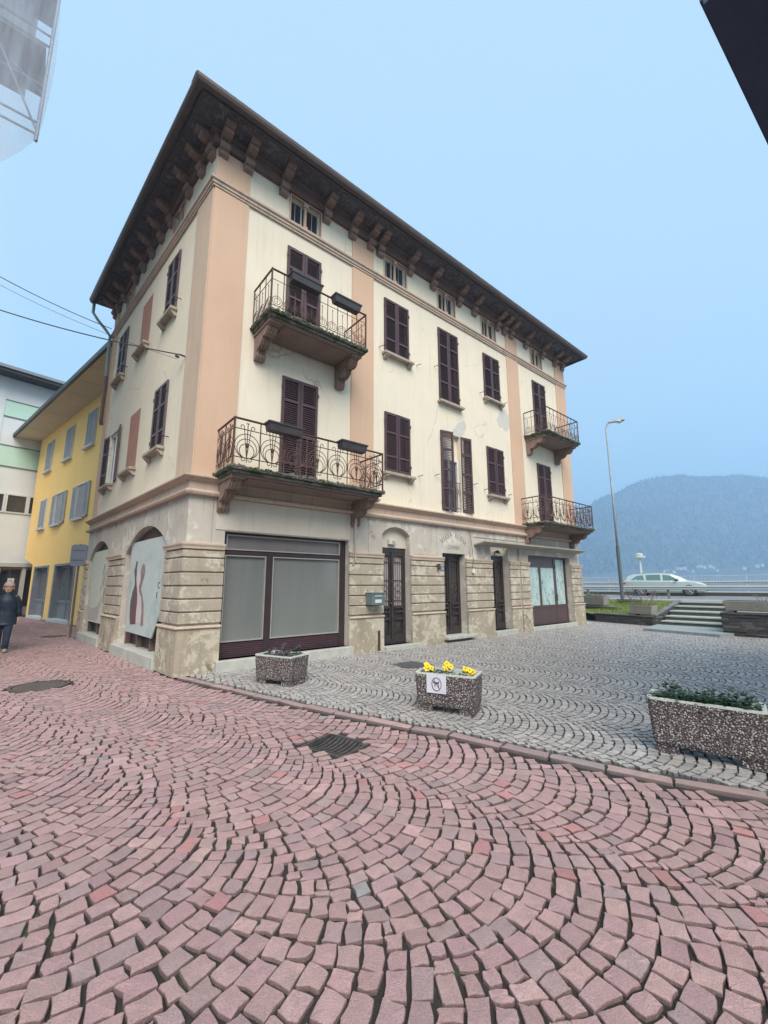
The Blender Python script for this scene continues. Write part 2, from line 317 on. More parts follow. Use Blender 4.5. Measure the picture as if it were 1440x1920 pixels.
def leaf(mb,fr,hu,zb,zt,w,ang,side,rails,o=.03,mi=0):
    """one louvred leaf hinged at hu; side=+1 extends to +u when closed; ang swings outwards"""
    ca,sa=cos(ang),sin(ang)
    def P(x,z,t): # x along the leaf, t thickness outwards
        return fr.P(hu+side*(x*ca-t*sa),z,o+x*sa+t*ca)
    def bx(x0,x1,z0,z1,t0,t1,tl=0):
        mb.hexa([P(x0,z0-tl,t1),P(x1,z0-tl,t1),P(x1,z0,t0),P(x0,z0,t0),P(x0,z1-tl,t1),P(x1,z1-tl,t1),P(x1,z1,t0),P(x0,z1,t0)],mi)
    st=.065; bx(0,st,zb,zt,0,.04); bx(w-st,w,zb,zt,0,.04)
    H=zt-zb; ys=[zb]+[zb+H*r for r in rails]+[zt]
    for i,y in enumerate(ys):
        if i==0: bx(st,w-st,y,y+.09,.0,.038)
        elif i==len(ys)-1: bx(st,w-st,y-.075,y,.0,.038)
        else: bx(st,w-st,y-.035,y+.035,.0,.038)
    for i in range(len(ys)-1):
        a=ys[i]+(.09 if i==0 else .035); b=ys[i+1]-(.075 if i==len(ys)-2 else .035); n=max(1,int((b-a)/.052)); d=(b-a)/n
        for k in range(n): bx(st,w-st,a+d*k+.012,a+d*k+.024,.006,.036,tl=-.0+.026)
    for zz in (zb+.25,zt-.25): bx(-.02,.03,zz-.04,zz+.04,.03,.055)
def shutters(fr,r,rails=(.28,.70),la=0.,ra=0.,m=SHUT,o=.004,back=True,skip=()):
    a,b,z0,z1=r; w=(b-a)/2+.015; out=[]
    for k,(hu,side,ang) in enumerate(((a-.02,1,la),(b+.02,-1,ra))):
        if k in skip: continue
        mb=MB(); leaf(mb,fr,hu,z0+.01,z1+.015,w,ang,side,rails,o); out.append(part('shutter',mb,m))
    if back:
        mb=MB(); fr.box(mb,a,b,z0,z1,-.2,-.14); part('window_backing',mb,ROOFD)
    return out
def sill(fr,a,b,z,thin=False):
    mb=MB(); fr.box(mb,a-.1,b+.12,z-.075,z,.0,.17)
    if not thin:
        for u in (a-.02,b-.02):
            fr.prism2(mb,u+.02,.06,[(0,z-.20),(.05,z-.2),(.10,z-.15),(.15,z-.11),(.15,z-.078),(0,z-.078)])
    part('window_sill',mb,STONE,bevel=.008)
R3=(.26,.66); R4=(.2,.46,.78)
shutters(F,(1.82,2.73,7.34,9.9),(.2,.47,.78)); shutters(F,(4.92,5.84,8.22,9.95),R3); sill(F,4.92,5.84,8.2)
shutters(F,(7.2,8.13,7.42,9.95),(.26,.5,.76)); sill(F,7.2,8.13,7.4,True)
shutters(F,(9.57,10.48,8.22,9.93),R3); sill(F,9.57,10.48,8.2); shutters(F,(12.83,13.76,7.34,9.93),R4)
shutters(F,(1.82,2.73,3.84,6.43),(.2,.47,.78)); shutters(F,(4.92,5.84,4.68,6.4),R3,.02,.03); sill(F,4.92,5.84,4.66)
shutters(F,(9.55,10.47,4.68,6.38),R3,0,.03); sill(F,9.55,10.47,4.66); shutters(F,(12.8,13.74,3.84,6.38),R4)
# the one that is ajar
shutters(F,(7.2,8.13,3.88,6.4),(.26,.5,.76),.22,2.98,back=False)
w=MB()
for u0,u1,y0,y1 in ((7.2,7.27,3.86,5.62),(8.06,8.13,3.86,5.62),(7.27,8.06,5.54,5.62),(7.62,7.7,3.86,5.54)): F.box(w,u0,u1,y0,y1,-.17,-.10)
w=part('window',w,CREAMF)
mb=MB(); F.box(mb,7.2,8.13,3.86,5.62,-.2,-.175); part('pane',mb,GLASS,w)
mb=MB(); F.box(mb,7.2,8.13,5.62,6.4,-.2,-.15); part('blind_box',mb,CREAM,w)
mb=MB()
for z in (4.83,4.0): mb.tube([F.P(7.22,z,-.03),F.P(8.11,z,-.03)],.014,5)
for i in range(8):
    u=7.27+i*.113; mb.tube([F.P(u,4.0,-.03),F.P(u+.04*sin(i),4.4,-.02),F.P(u,4.83,-.03)],.009,4)
    mb.tube([F.P(u+.05*cos(t),4.55+.1*sin(t),-.03) for t in [k*PI/4 for k in range(8)]],.007,4,closed=True)
part('window_railing',mb,IRON,w)
shutters(Lf,(1.85,2.64,8.3,9.92),R3,m=SHUTG); sill(Lf,1.85,2.64,8.28); shutters(Lf,(6.35,7.25,8.28,9.92),R3,m=SHUTG); sill(Lf,6.35,7.25,8.26)
shutters(Lf,(1.9,2.78,4.8,6.43),R3,m=SHUTG); sill(Lf,1.9,2.78,4.78)
shutters(Lf,(6.35,7.27,4.7,6.43),R3,2.98,3.0,back=False); sill(Lf,6.35,7.27,4.68)
w=MB(); Lf.box(w,6.35,6.42,4.7,6.43,-.12,-.06); Lf.box(w,7.2,7.27,4.7,6.43,-.12,-.06); Lf.box(w,6.42,7.2,6.35,6.43,-.12,-.06); Lf.box(w,6.78,6.84,4.7,6.35,-.12,-.06); w=part('window',w,CREAMF)
mb=MB(); Lf.box(mb,6.35,7.27,4.7,6.43,-.2,-.13); part('pane',mb,CURT,w)
for a,b,z0,z1 in ((3.98,4.86,8.32,9.88),(4.06,5.0,4.72,6.43)):
    mb=MB(); Lf.box(mb,a,b,z0,z1,-.01,.006); part('blind_window',mb,BLIND); sill(Lf,a,b,z0)
RPR=mat('grey_repair_mortar',(.60,.57,.52),.95,(.53,.50,.46),6.,bump=.4)
for c_,pts_ in enumerate(([(10.25,7.55),(10.5,8.0),(10.8,8.1),(11.02,7.9),(11.04,7.45),(10.8,7.2),(10.6,7.32),(10.4,7.28)],[(7.22,6.44),(7.75,6.5),(8.05,6.85),(8.4,7.05),(8.5,6.85),(8.35,6.55),(8.2,6.44)])):
    P_=[]
    for i in range(len(pts_)):
        a=pts_[i]; b=pts_[(i+1)%len(pts_)]
        for k in range(5): P_.append((a[0]+(b[0]-a[0])*k/5+U_(-.02,.02),a[1]+(b[1]-a[1])*k/5+U_(-.02,.02)))
    mb=MB(); F.prism(mb,P_,-.01,.003+.0002*c_); part('plaster_patch',mb,RPR)
# shutter catches and small hooks
mb=MB()
for fr,u,z in ((F,4.72,8.3),(F,6.2,8.25),(F,7.0,8.5),(F,9.3,8.3),(F,10.72,8.3),(F,6.2,4.75),(F,6.9,4.9),(F,9.3,4.8),(F,10.7,4.8),(Lf,1.55,8.4),(Lf,6.05,8.4),(Lf,1.6,4.95),(F,8.75,4.9)):
    mb.tube([fr.P(u,z,0),fr.P(u,z,.1),fr.P(u+.08,z+.03,.12)],.012,4)
part('shutter_catch',mb,IRON)
# ---------------- ground floor
arch1=archpts(.93,3.95,.2,2.42,2.98); arch2=archpts(5.48,8.06,.2,2.42,2.96)
d1=archpts(4.79,5.78,.1,2.96,3.17); 
holes=[rect(.69,3.72,.2,2.7),d1,rect(7.1,8.12,.16,2.56),rect(9.45,10.44,.16,3.08),rect(11.68,14.76,.15,2.7)]
mb=MB(); F.wall(mb,[(-.037,0),(LEN+.04,0),(LEN+.04,3.5),(-.037,3.5)],holes,.04,.42)
Lf.wall(mb,[(-.037,0),(WID,0),(WID,3.5),(-.037,3.5)],[arch1,arch2],.04,.28)
mb.add([(LEN+.04,-.04,0),(LEN+.04,WID,0),(LEN+.04,WID,3.5),(LEN+.04,-.04,3.5)],[(0,1,2,3)])
mb.add([(E_[0],E_[1],0),(*Bb,0),(*Bb,3.5),(E_[0],E_[1],3.5)],[(0,1,2,3)])
part('ground_floor_wall',mb,GROUNDW)
mb=MB(); F.box(mb,.5,3.74,2.72,3.35,.03,.055); part('shop_lintel_render',mb,PLAINW)
piers=[[lp(.93),A,(.69,0)],[(3.72,0),(4.79,0)],[(5.78,0),(7.1,0)],[(8.12,0),(9.45,0)],[(10.44,0),(11.0,0)],[(11.1,0),(11.68,0)],[(14.76,0),B,(LEN,1.2)],[lp(5.48),lp(3.95)],[lp(WID),lp(8.06)]]
cz=[.90,1.125,1.365,1.61,1.865,2.14,2.30]
for p in piers:
    mb=MB(); e=.045
    sweep(mb,[(.035,0),(.11,0),(.11,.80),(.10,.815),(.035,.815)],p); pl=part('plinth',mb,PLINTH)
    mb=MB(); sweep(mb,[(.035,.818),(.13,.818),(.145,.84),(.13,.875),(.035,.875)],p); part('plinth_moulding',mb,MOULD,bevel=.004)
    mb=MB()
    for i in range(len(cz)-1):
        a,b=cz[i]+.012,cz[i+1]-.012; j=U_(-.004,.004)
        sweep(mb,[(.035,a),(.083+j,a),(.095+j,a+.012),(.095+j,b-.012),(.083+j,b),(.035,b)],p)
    part('coursed_pier',mb,COURSE)
    mb=MB(); sweep(mb,[(.035,2.31),(.115,2.31),(.12,2.35),(.14,2.39),(.14,2.42),(.035,2.44)],p); part('impost_moulding',mb,MOULD)
# vertical incised joints above the imposts
for q_ in ((.42,.438,2.45,3.34),(4.32,4.338,2.45,3.34),(6.86,6.878,2.45,3.34),(8.34,8.358,2.45,3.34),(5.9,6.86,2.47,2.49)):
    mb=MB(); F.box(mb,*q_,.036,.0425); part('wall_joint',mb,STONE)
# peeled plaster spots already in materials; steps and sills
for i,(a,b,z,o) in enumerate(((.62,3.8,.2,.20),(4.76,6.0,.10,.26),(7.0,8.3,.17,.30),(9.4,10.62,.16,.20),(11.6,14.84,.15,.16))):
    mb=MB(); F.box(mb,a,b,-.06 if i!=2 else .09,z,-.38,o); part('doorstep',mb,CONC,bevel=.012)
for a,b in ((.94,4.1),(5.49,8.05)):
    mb=MB(); Lf.box(mb,a,b,-.06,.22,-.26,.15); part('doorstep',mb,CONC,bevel=.012)
# shopfront one
mb=MB(); D=-.10
for u0,u1,z0,z1 in ((.69,.76,.2,2.32),(3.55,3.72,.2,2.7),(.76,3.55,2.24,2.32),(1.66,1.80,.2,2.24),(.69,.78,2.32,2.7),(.78,3.55,2.66,2.7)): F.box(mb,u0,u1,z0,z1,D-.08,D)
F.box(mb,.69,3.72,.2,2.7,D-.14,D-.10)
sf=part('shop_front',mb,DARKF)
mb=MB()
for a,b in ((.76,1.66),(1.80,3.55)):
    for k in range(7): F.box(mb,a,b,.21+k*.040,.241+k*.040,D-.06,D-.015)
part('slatted_base',mb,LOUV,sf)
for a,b,z0,z1,m in ((.79,1.63,.53,2.21,FROST),(1.83,3.52,.53,2.21,FROST),(.80,3.53,2.36,2.63,FROSTD)):
    mb=MB(); F.box(mb,a,b,z0,z1,D-.09,D-.05); part('pane',mb,m,sf)
    mb=MB(); t=.022
    for u0,u1,y0,y1 in ((a-t,a,z0-t,z1+t),(b,b+t,z0-t,z1+t),(a,b,z0-t,z0),(a,b,z1,z1+t)): F.box(mb,u0,u1,y0,y1,D-.08,D+.008)
    part('pane_trim',mb,ALU,sf)
# shopfront two
mb=MB(); D=-.15
for u0,u1,z0,z1 in ((11.68,11.74,.15,2.7),(14.68,14.76,.15,2.7),(11.74,14.68,2.62,2.7),(11.74,13.93,2.28,2.36),(12.70,12.82,.85,2.28),(13.80,13.95,.85,2.62),(11.74,14.68,.78,.86)): F.box(mb,u0,u1,z0,z1,D-.05,D+.0)
F.box(mb,11.74,14.68,.15,.78,D-.05,D-.018); F.box(mb,13.84,13.88,.15,.78,D-.018,D-.005)
F.box(mb,11.74,13.8,2.36,2.62,D-.05,D-.03)
sf=part('shop_front',mb,mat('brown_shop_metal',(.10,.065,.065),.4,(.08,.052,.055),3.))
for a,b,z1 in ((11.74,12.70,2.28),(12.82,13.80,2.28),(13.95,14.62,2.62)):
    mb=MB(); F.box(mb,a,b,.86,z1,D-.05,D-.03); part('pane',mb,SHEET,sf)
mb=MB(); mb.tube([F.P(13.86,1.0,D+.03),F.P(13.86,1.25,D+.05)],.02,5); part('handle',mb,IRON,sf)
# house doors
def door(a,b,z0,z1,D,glass,curt=True):
    mb=MB(); fr=F
    for u0,u1,y0,y1 in ((a,a+.05,z0,z1),(b-.05,b,z0,z1),(a+.05,b-.05,z1-.12,z1),(a+.05,b-.05,z0,z0+.13)): fr.box(mb,u0,u1,y0,y1,D-.06,D+.01)
    m=(a+b)/2; fr.box(mb,m-.028,m+.028,z0+.13,z1-.12,D-.05,D+.035); fr.box(mb,a,b,z0,z1,D-.12,D-.075)
    zt=z1-.12; lz=z0+(z1-z0)*.36
    for s0,s1 in ((a+.05,m-.028),(m+.028,b-.05)):
        fr.box(mb,s0,s0+.055,z0+.13,zt,D-.05,D); fr.box(mb,s1-.055,s1,z0+.13,zt,D-.05,D)
        x0,x1=s0+.055,s1-.055
        for y0,y1,o in ((zt-.09,zt,0),(lz,lz+.07,.02),(lz-.11,lz-.06,.035),(z0+.13,z0+.22,.01),(lz-.30,lz-.25,.03)): fr.box(mb,x0,x1,y0,y1,D-.05,D+o)
        fr.box(mb,x0,x1,z0+.22,lz,D-.06,D-.035)
        # raised pyramid panel
        c=((x0+x1)/2,(z0+.22+lz-.30)/2); q=[(x0+.02,z0+.25),(x1-.02,z0+.25),(x1-.02,lz-.33),(x0+.02,lz-.33)]
        mb.add([fr.P(u,z,D-.034) for u,z in q]+[fr.P(c[0],c[1],D+.012)],[(0,1,4),(1,2,4),(2,3,4),(3,0,4)])
    dr=part('door',mb,DARKW)
    for s0,s1 in ((a+.05,m-.028),(m+.028,b-.05)):
        x0,x1=s0+.055,s1-.055
        mb=MB(); fr.box(mb,x0,x1,lz+.07,zt-.09,D-.07,D-.05); part('pane',mb,glass,dr)
        mb=MB(); H=zt-.09-lz-.07; zb=lz+.07
        for k in range(1,4):
            u=x0+(x1-x0)*k/4; mb.tube([fr.P(u,zb,D-.02),fr.P(u,zt-.09,D-.02)],.007,4)
        for zz in (.5,.86,.1): mb.tube([fr.P(x0,zb+H*zz,D-.02),fr.P(x1,zb+H*zz,D-.02)],.011,4)
        c=(x0+x1)/2; r=(x1-x0)*.36
        for zz in (.22,.35,.93): mb.tube([fr.P(c+r*cos(t),zb+H*zz+r*.8*sin(t),D-.015) for t in [k*PI/5 for k in range(10)]],.008,4,closed=True)
        part('door_grille',mb,IRON,dr)
    mb=MB(); mb.ball(fr.P(m-.06,z0+(z1-z0)*.41,D+.05),.03,.03,.03); part('handle',mb,IRON,dr)
door(4.79,5.78,.10,2.62,-.17,CURT); door(7.1,8.12,.17,2.56,-.19,GLASS); door(9.45,10.44,.16,2.6,-.2,GLASS)
mb=MB(); F.poly(mb,archpts(4.79,5.78,2.62,2.96,3.17),-.13); part('tympanum',mb,PLAINW)
mb=MB(); F.poly(mb,rect(9.45,10.44,2.6,3.08),-.16); part('tympanum',mb,PLAINW)
mb=MB(); F.box(mb,7.1,8.12,2.5,2.56,-.19,-.1); part('door_head',mb,DARKW)
# arched shop openings on the street side, boarded
for a,b,zs,zc,mul in ((.93,3.95,2.42,2.98,3),(5.48,8.06,2.42,2.96,2)):
    mb=MB(); Lf.poly(mb,archpts(a,b,.2,zs,zc),-.22); part('arch_infill',mb,DARKW)
    mb=MB(); Lf.poly(mb,archpts(a+.02,b-.02,2.46,2.47,zc-.01),-.14); part('fanlight_board',mb,EAVEB)
    mb=MB()
    for k in range(mul+1):
        u=a+.12+(b-a-.24)*k/(mul); Lf.box(mb,u-.03,u+.03,.22,2.46,-.21,-.10)
    Lf.box(mb,a+.06,b-.06,2.40,2.48,-.209,-.09); part('window_mullion',mb,PIPEB)
# canopy
mb=MB(); P=F.P
mb.hexa([P(8.58,2.95,.5),P(15.35,2.97,.5),P(15.35,2.87,.04),P(8.58,2.87,.04),P(8.58,2.99,.5),P(15.35,3.01,.5),P(15.35,2.91,.04),P(8.58,2.91,.04)])
F.box(mb,8.6,15.3,3.14,3.155,.036,.06)
part('canopy',mb,mat('canopy_sheet',(.42,.38,.33),.7,(.33,.30,.26),4.,bump=.2))
# pipes
mb=MB()
mb.tube([P(11.05,3.36,.06),P(11.05,.05,.06)],.035,8); part('downpipe',mb,STONE)
mb=MB(); mb.tube([P(4.0,3.62,.9),P(4.0,3.6,.5),P(3.86,3.5,.2),P(3.84,3.3,.16),P(3.84,2.75,.15)],.035,8); mb.tube([P(3.84,2.75,.15),P(3.84,2.2,.15),P(3.8,2.1,.1)],.022,6); part('downpipe',mb,mat('pale_pipe',(.42,.34,.31),.6))
mb=MB(); e=Vector(Lf.P(WID+.32,0,eL-.05)); g=[(e.x,e.y,11.80),(e.x,e.y,11.35)]+[Lf.P(WID+.25,11.1,eL-.2),Lf.P(WID+.08,10.72,.25),Lf.P(WID-.0,10.5,.12),Lf.P(WID-.0,8.9,.10)]; mb.tube(g,.05,8); part('downpipe',mb,PIPE)
mb=MB(); mb.tube([Lf.P(WID,8.95,.10),Lf.P(WID,7.3,.10),Lf.P(WID+.04,7.15,.06)],.06,8); part('downpipe',mb,PIPEB)
# ---------------- balconies
def curl(mb,fr,u,z,o,s,d,r=.008):
    pts=[fr.P(u,z,o)]
    for k in range(7):
        t=k/6*PI*1.3; pts.append(fr.P(u+s*(.035-.035*cos(t)),z+d*(.035*sin(t)),o))
    mb.tube(pts,r,4)
def ring(mb,fr,u,z,r,o,t=.008,sq=1.): mb.tube([fr.P(u+r*cos(a),z+r*sq*sin(a),o) for a in [k*2*PI/18 for k in range(18)]],t,4,closed=True)
def railing_face(mb,fr,a,b,z,o,rich):
    H=.93; L=b-a
    mb.tube([fr.P(a,z+H,o),fr.P(b,z+H,o)],.022,6)
    if rich:
        n=max(1,round(L/.53)); w=L/n
        for zz in (.73,.17): mb.tube([fr.P(a,z+zz,o),fr.P(b,z+zz,o)],.010,4)
        for i in range(n+1):
            u=a+w*i; mb.tube([fr.P(u,z,o),fr.P(u,z+H,o)],.013,4)
        for i in range(n):
            u=a+w*(i+.5); q=w*.47
            for r in (q,q*.8,q*.6): ring(mb,fr,u,z+.15+r+.01,r,o)
            mb.tube([fr.P(u,z+.08,o),fr.P(u,z+.86,o)],.009,4)
            for s in (-1,1):
                mb.tube([fr.P(u,z+.16,o),fr.P(u+s*.03,z+.42,o),fr.P(u+s*.07,z+.78,o)],.008,4); curl(mb,fr,u+s*.07,z+.78,o,s,1); curl(mb,fr,u+s*.03,z+.14,o,s,-1)
            mb.ball(fr.P(u,z+.42,o),.028,.028,.06,6,4)
            mb.tube([fr.P(u-.03,z+.86,o),fr.P(u+.03,z+.86,o)],.008,4)
    else:
        n=max(1,round(L/.27)); w=L/n
        for zz in (.70,.10): mb.tube([fr.P(a,z+zz,o),fr.P(b,z+zz,o)],.009,4)
        for i in range(n+1):
            u=a+w*i; mb.tube([fr.P(u,z,o),fr.P(u,z+H,o)],.011,4)
        for i in range(n):
            u=a+w*(i+.5)
            ring(mb,fr,u,z+.10+.115,.115,o,.007); ring(mb,fr,u,z+.10+.115,.07,o,.006)
            mb.tube([fr.P(u,z+.17,o),fr.P(u,z+.60,o)],.007,4); mb.ball(fr.P(u,z+.61,o),.013,.013,.03,6,4)
def balcony(a,b,z,rich,heavy,d=1.0):
    sl=MB(); sl.box(a,b,-d,.02,z-.07,z)
    sl.box(a+.05,b-.05,-d+.06,.01,z-.13,z-.07); 
    sm=part('balcony',sl,MOSSY,bevel=.012)
    # ragged mossy lip
    mb=MB()
    for i in range(int((b-a)/.045)):
        u=a+.02+i*.045; h=U_(.015,.05); mb.ball((u,-d-.003,z-.02+U_(-.02,.02)),.035,.02,h,5,3)
    for i in range(int(d/.05)):
        for uu in (a,b): mb.ball((uu,-i*.05,z-.02+U_(-.02,.02)),.02,.035,U_(.015,.045),5,3)
    part('moss_edge',mb,MOSSY,sm)
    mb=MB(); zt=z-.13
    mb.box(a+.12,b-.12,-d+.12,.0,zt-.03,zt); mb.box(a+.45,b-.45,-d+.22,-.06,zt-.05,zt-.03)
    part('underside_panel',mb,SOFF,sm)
    for u in (a+.22,b-.22):
        mb=MB(); H=.62 if heavy else .6; w=.11
        pr=[(0,zt-H),(.10,zt-H-.02),(.16,zt-H+.06),(.15,zt-H+.16),(.20,zt-H+.22),(.26,zt-H+.20),(.36,zt-H+.24),(.42,zt-H+.30),(.46,zt-.24),(.55,zt-.26),(.64,zt-.24),(.70,zt-.17),(.72,zt-.10),(.78,zt-.09),(.80,zt-.035),(.80,zt-.0),(0,zt)]
        F.prism2(mb,u,w,pr,d/1.0); F.prism2(mb,u,w+.025,[(o_,z_) for o_,z_ in [(0,zt-.07),(.84,zt-.07),(.84,zt-.001),(0,zt-.001)]],d)
        for k in (-.07,0,.07):
            mb.tube([F.P(u+k,z_,o_*d+.008) for o_,z_ in pr[1:-3]],.014,5)
        part('balcony_bracket',mb,BRK,sm)
    mb=MB()
    railing_face(mb,F,a+.05,b-.05,z,d-.05,rich)
    for uu in (a+.05,b-.05):
        fr=Fr((uu,0,0),(0,-1,0),(1,0,0)); railing_face(mb,fr,.02,d-.05,z,0,rich)
        mb.tube([(uu,-d+.05,z),(uu,-d+.05,z+.95)],.022,5)
    part('balcony_railing',mb,IRON,sm)
balcony(.38,4.1,3.83,True,True); balcony(.98,3.57,7.33,False,True); balcony(11.98,14.55,7.33,False,False); balcony(11.45,15.17,3.83,True,False)
# lettering above the middle door
LET=mat('carved_lettering',(.22,.21,.20),.9,(.30,.29,.28),20.)
def text_mesh(s,size,depth=.004):
    c=bpy.data.curves.new('t','FONT'); c.body=s; c.size=size; c.extrude=depth; c.align_x='CENTER'; c.align_y='CENTER'
    o=bpy.data.objects.new('t',c); COL.objects.link(o); dg=bpy.context.evaluated_depsgraph_get(); dg.update()
    me=o.evaluated_get(dg).to_mesh(); vs=[v.co.copy() for v in me.vertices]; fs=[tuple(p.vertices) for p in me.polygons]
    o.evaluated_get(dg).to_mesh_clear(); bpy.data.objects.remove(o); return vs,fs
def put_text(mb,fr,s,u,z,o,size,rot=0,sx=1.,mi=0):
    vs,fs=text_mesh(s,size); c,n=cos(rot),sin(rot)
    mb.add([fr.P(u+(v.x*sx*c-v.y*n),z+(v.x*sx*n+v.y*c),o+v.z) for v in vs],fs,mi)
mb=MB(); cu=7.62; Rr=.72; cz0=2.38
for i,ch in enumerate('VILLA ELENA'):
    if ch==' ': continue
    t=(i-5)/5*.80; put_text(mb,F,ch,cu+Rr*sin(t)*1.0,cz0+Rr*cos(t)+.02,.043,.19,-t*.85,.85)
put_text(mb,F,'CAMERE',cu,2.74,.043,.15,0,.95)
part('lettering',mb,LET)

# things fixed to it
def single(name,mb,m,label,cat,group=None,**k): return tag(mb.build(name,m,**k),label,cat,group)
t=empty('mailbox',F.P(4.42,1.12,.2),'grey metal mailbox with a slot on the pier beside the large shop window','mailbox')
mb=MB(); F.box(mb,4.2,4.6,1.14,1.42,.098,.36); F.prism(mb,[(4.19,1.42),(4.61,1.42),(4.61,1.435),(4.19,1.435)],.098,.38); mb.build('body',mat('mailbox_grey',(.16,.20,.20),.4,(.13,.17,.17),4.,metal=.2),t,bevel=.006)
mb=MB(); F.box(mb,4.28,4.52,1.33,1.38,.36,.375); mb.build('slot_flap',ALU,t)
mb=MB(); F.box(mb,4.3,4.5,1.19,1.27,.36,.364); mb.build('name_plate',mat('label_pale',(.6,.68,.7),.4),t)
mb=MB(); F.box(mb,5.10,5.34,2.70,2.84,-.13,-.03); t=single('emergency_light',mb,mat('beige_plastic',(.62,.58,.48),.5),'small beige light box above the arched door','light',bevel=.01)
mb=MB(); F.box(mb,5.20,5.31,2.73,2.81,-.03,-.024); mb.build('lens',mat('lens_grey',(.35,.38,.36),.3),t)
mb=MB(); F.box(mb,6.94,7.09,2.03,2.16,.096,.106); t=single('house_number_plate',mb,mat('enamel_blue',(.12,.17,.28),.3),'blue enamel house number plate left of the middle door','plate')
mb=MB(); put_text(mb,F,'12',7.015,2.09,.108,.10); mb.build('number',mat('enamel_white',(.7,.72,.75),.4),t)
mb=MB(); mb.ball(F.P(6.80,2.12,.17),.05,.05,.075,8,6); mb.tube([F.P(6.80,2.2,.09),F.P(6.80,2.2,.17)],.015,5); mb.tube([F.P(6.8,2.19,.17),F.P(6.8,2.215,.17)],.06,8); single('wall_lantern',mb,IRON,'little dark wall lantern left of the house number plate','lamp')
mb=MB(); F.box(mb,8.36,8.47,1.98,2.12,.096,.15); t=single('junction_box',mb,mat('ivory_plastic',(.75,.70,.60),.5),'small ivory junction box on the pier right of the middle door','junction box',bevel=.006)
mb=MB(); mb.tube([F.P(8.40,2.12,.12),F.P(8.40,2.45,.15),F.P(8.385,3.3,.07)],.009,4); mb.build('cable',WIREM,t)
mb=MB(); mb.tube([F.P(9.94,2.72,-.16),F.P(9.94,2.76,-.02)],.012,5); mb.tube([F.P(9.94,2.70,-.05),F.P(9.94,2.75,-.03),F.P(9.94,2.78,-.04)],[.11,.07,.02],10); single('wall_lamp',mb,IRON,'dark shaded lamp above the door under the canopy','lamp')
mb=MB(); F.box(mb,4.58,4.64,.02,.50,.112,.14); single('metal_strip',mb,SHUT,'narrow brown metal post against the plinth left of the arched door','post')
# painted boards
PB=mat('board_paint',(.44,.50,.48),.7,(.52,.55,.54),1.6,patch=[((.24,.38,.42),1.3,.52,.2),((.32,.44,.32),2.0,.56,.15)],bump=.2)
PB2=mat('board_paint_olive',(.60,.60,.46),.7,(.56,.55,.50),1.2,patch=[((.52,.47,.45),1.1,.55,.15)],bump=.2)
mb=MB(); Lf.prism(mb,[(3.60,.54),(1.69,.52),(1.29,1.04),(1.22,2.68),(3.74,2.68)],-.055,-.03)
bd=single('painted_board',mb,PB,'pale blue-green painted board with two long-necked bottle shapes in the nearer street arch','painted board')
def blob(par,pts,m,o,name='painted_shape'):
    mb=MB(); Lf.prism(mb,[(u_+.34,z_) for u_,z_ in pts],-.03+o,-.027+o); mb.build(name,m,par)
blob(bd,[(u_-.34,z_) for u_,z_ in ((3.2,2.22),(3.1,2.18),(3.14,2.04),(3.1,1.88),(3.11,1.79),(3.01,1.6),(2.92,1.46),(2.87,1.32),(2.89,1.03),(2.85,.75),(3.26,.71),(3.36,.94),(3.39,1.25),(3.3,1.47),(3.17,1.65),(3.23,1.82),(3.32,1.98),(3.24,2.11))],mat('paint_dark',(.10,.085,.09),.7,(.15,.06,.06),1.5),.001)
blob(bd,[(u_-.34,z_) for u_,z_ in ((2.98,1.96),(2.83,1.89),(2.78,1.69),(2.82,1.52),(2.59,1.36),(2.48,1.05),(2.48,.77),(2.8,.77),(2.84,1.11),(2.89,1.41),(3.01,1.65),(3.06,1.85))],mat('paint_pink',(.58,.45,.46),.7,(.62,.58,.58),2.),.002)
blob(bd,[(u_-.34,z_) for u_,z_ in ((2.65,2.13),(2.52,2.08),(2.48,1.94),(2.53,1.81),(2.63,1.66),(2.67,1.54),(2.51,1.4),(2.37,1.2),(2.33,.98),(2.28,.74),(2.46,.74),(2.47,1.05),(2.56,1.34),(2.78,1.48),(2.83,1.6),(2.74,1.75),(2.8,1.91),(2.76,2.06))],mat('paint_maroon',(.20,.14,.15),.7,(.30,.25,.26),2.),.003)
mb=MB(); put_text(mb,Lf,'C',1.47,1.62,-.026,.20,0,-.8); put_text(mb,Lf,'E',1.54,1.42,-.026,.18,0,-.8); mb.build('lettering',mat('marker_dark',(.10,.12,.16),.6),bd)
mb=MB(); Lf.prism(mb,[(7.89,.56),(6.1,.56),(5.96,.75),(5.95,2.68),(8.0,2.68)],-.055,-.03)
b2=single('painted_board',mb,PB2,'olive and pinkish painted board with a faint pear outline in the farther street arch','painted board')
blob(b2,[(7.4,.62),(6.2,.62),(5.9,1.35),(6.3,1.05),(6.9,.95),(7.45,1.0)],mat('paint_mauve',(.42,.35,.34),.7,(.5,.44,.40),2.),.002)
mb=MB(); mb.tube([Lf.P(u+.34,z,-.026) for u,z in ((5.75,1.15),(5.72,1.5),(5.85,1.7),(5.8,2.0),(5.95,2.25),(6.02,1.95),(5.98,1.7),(6.15,1.5))],.008,4); mb.build('painted_outline',mat('marker_dark',(.1,.1,.1)),b2)
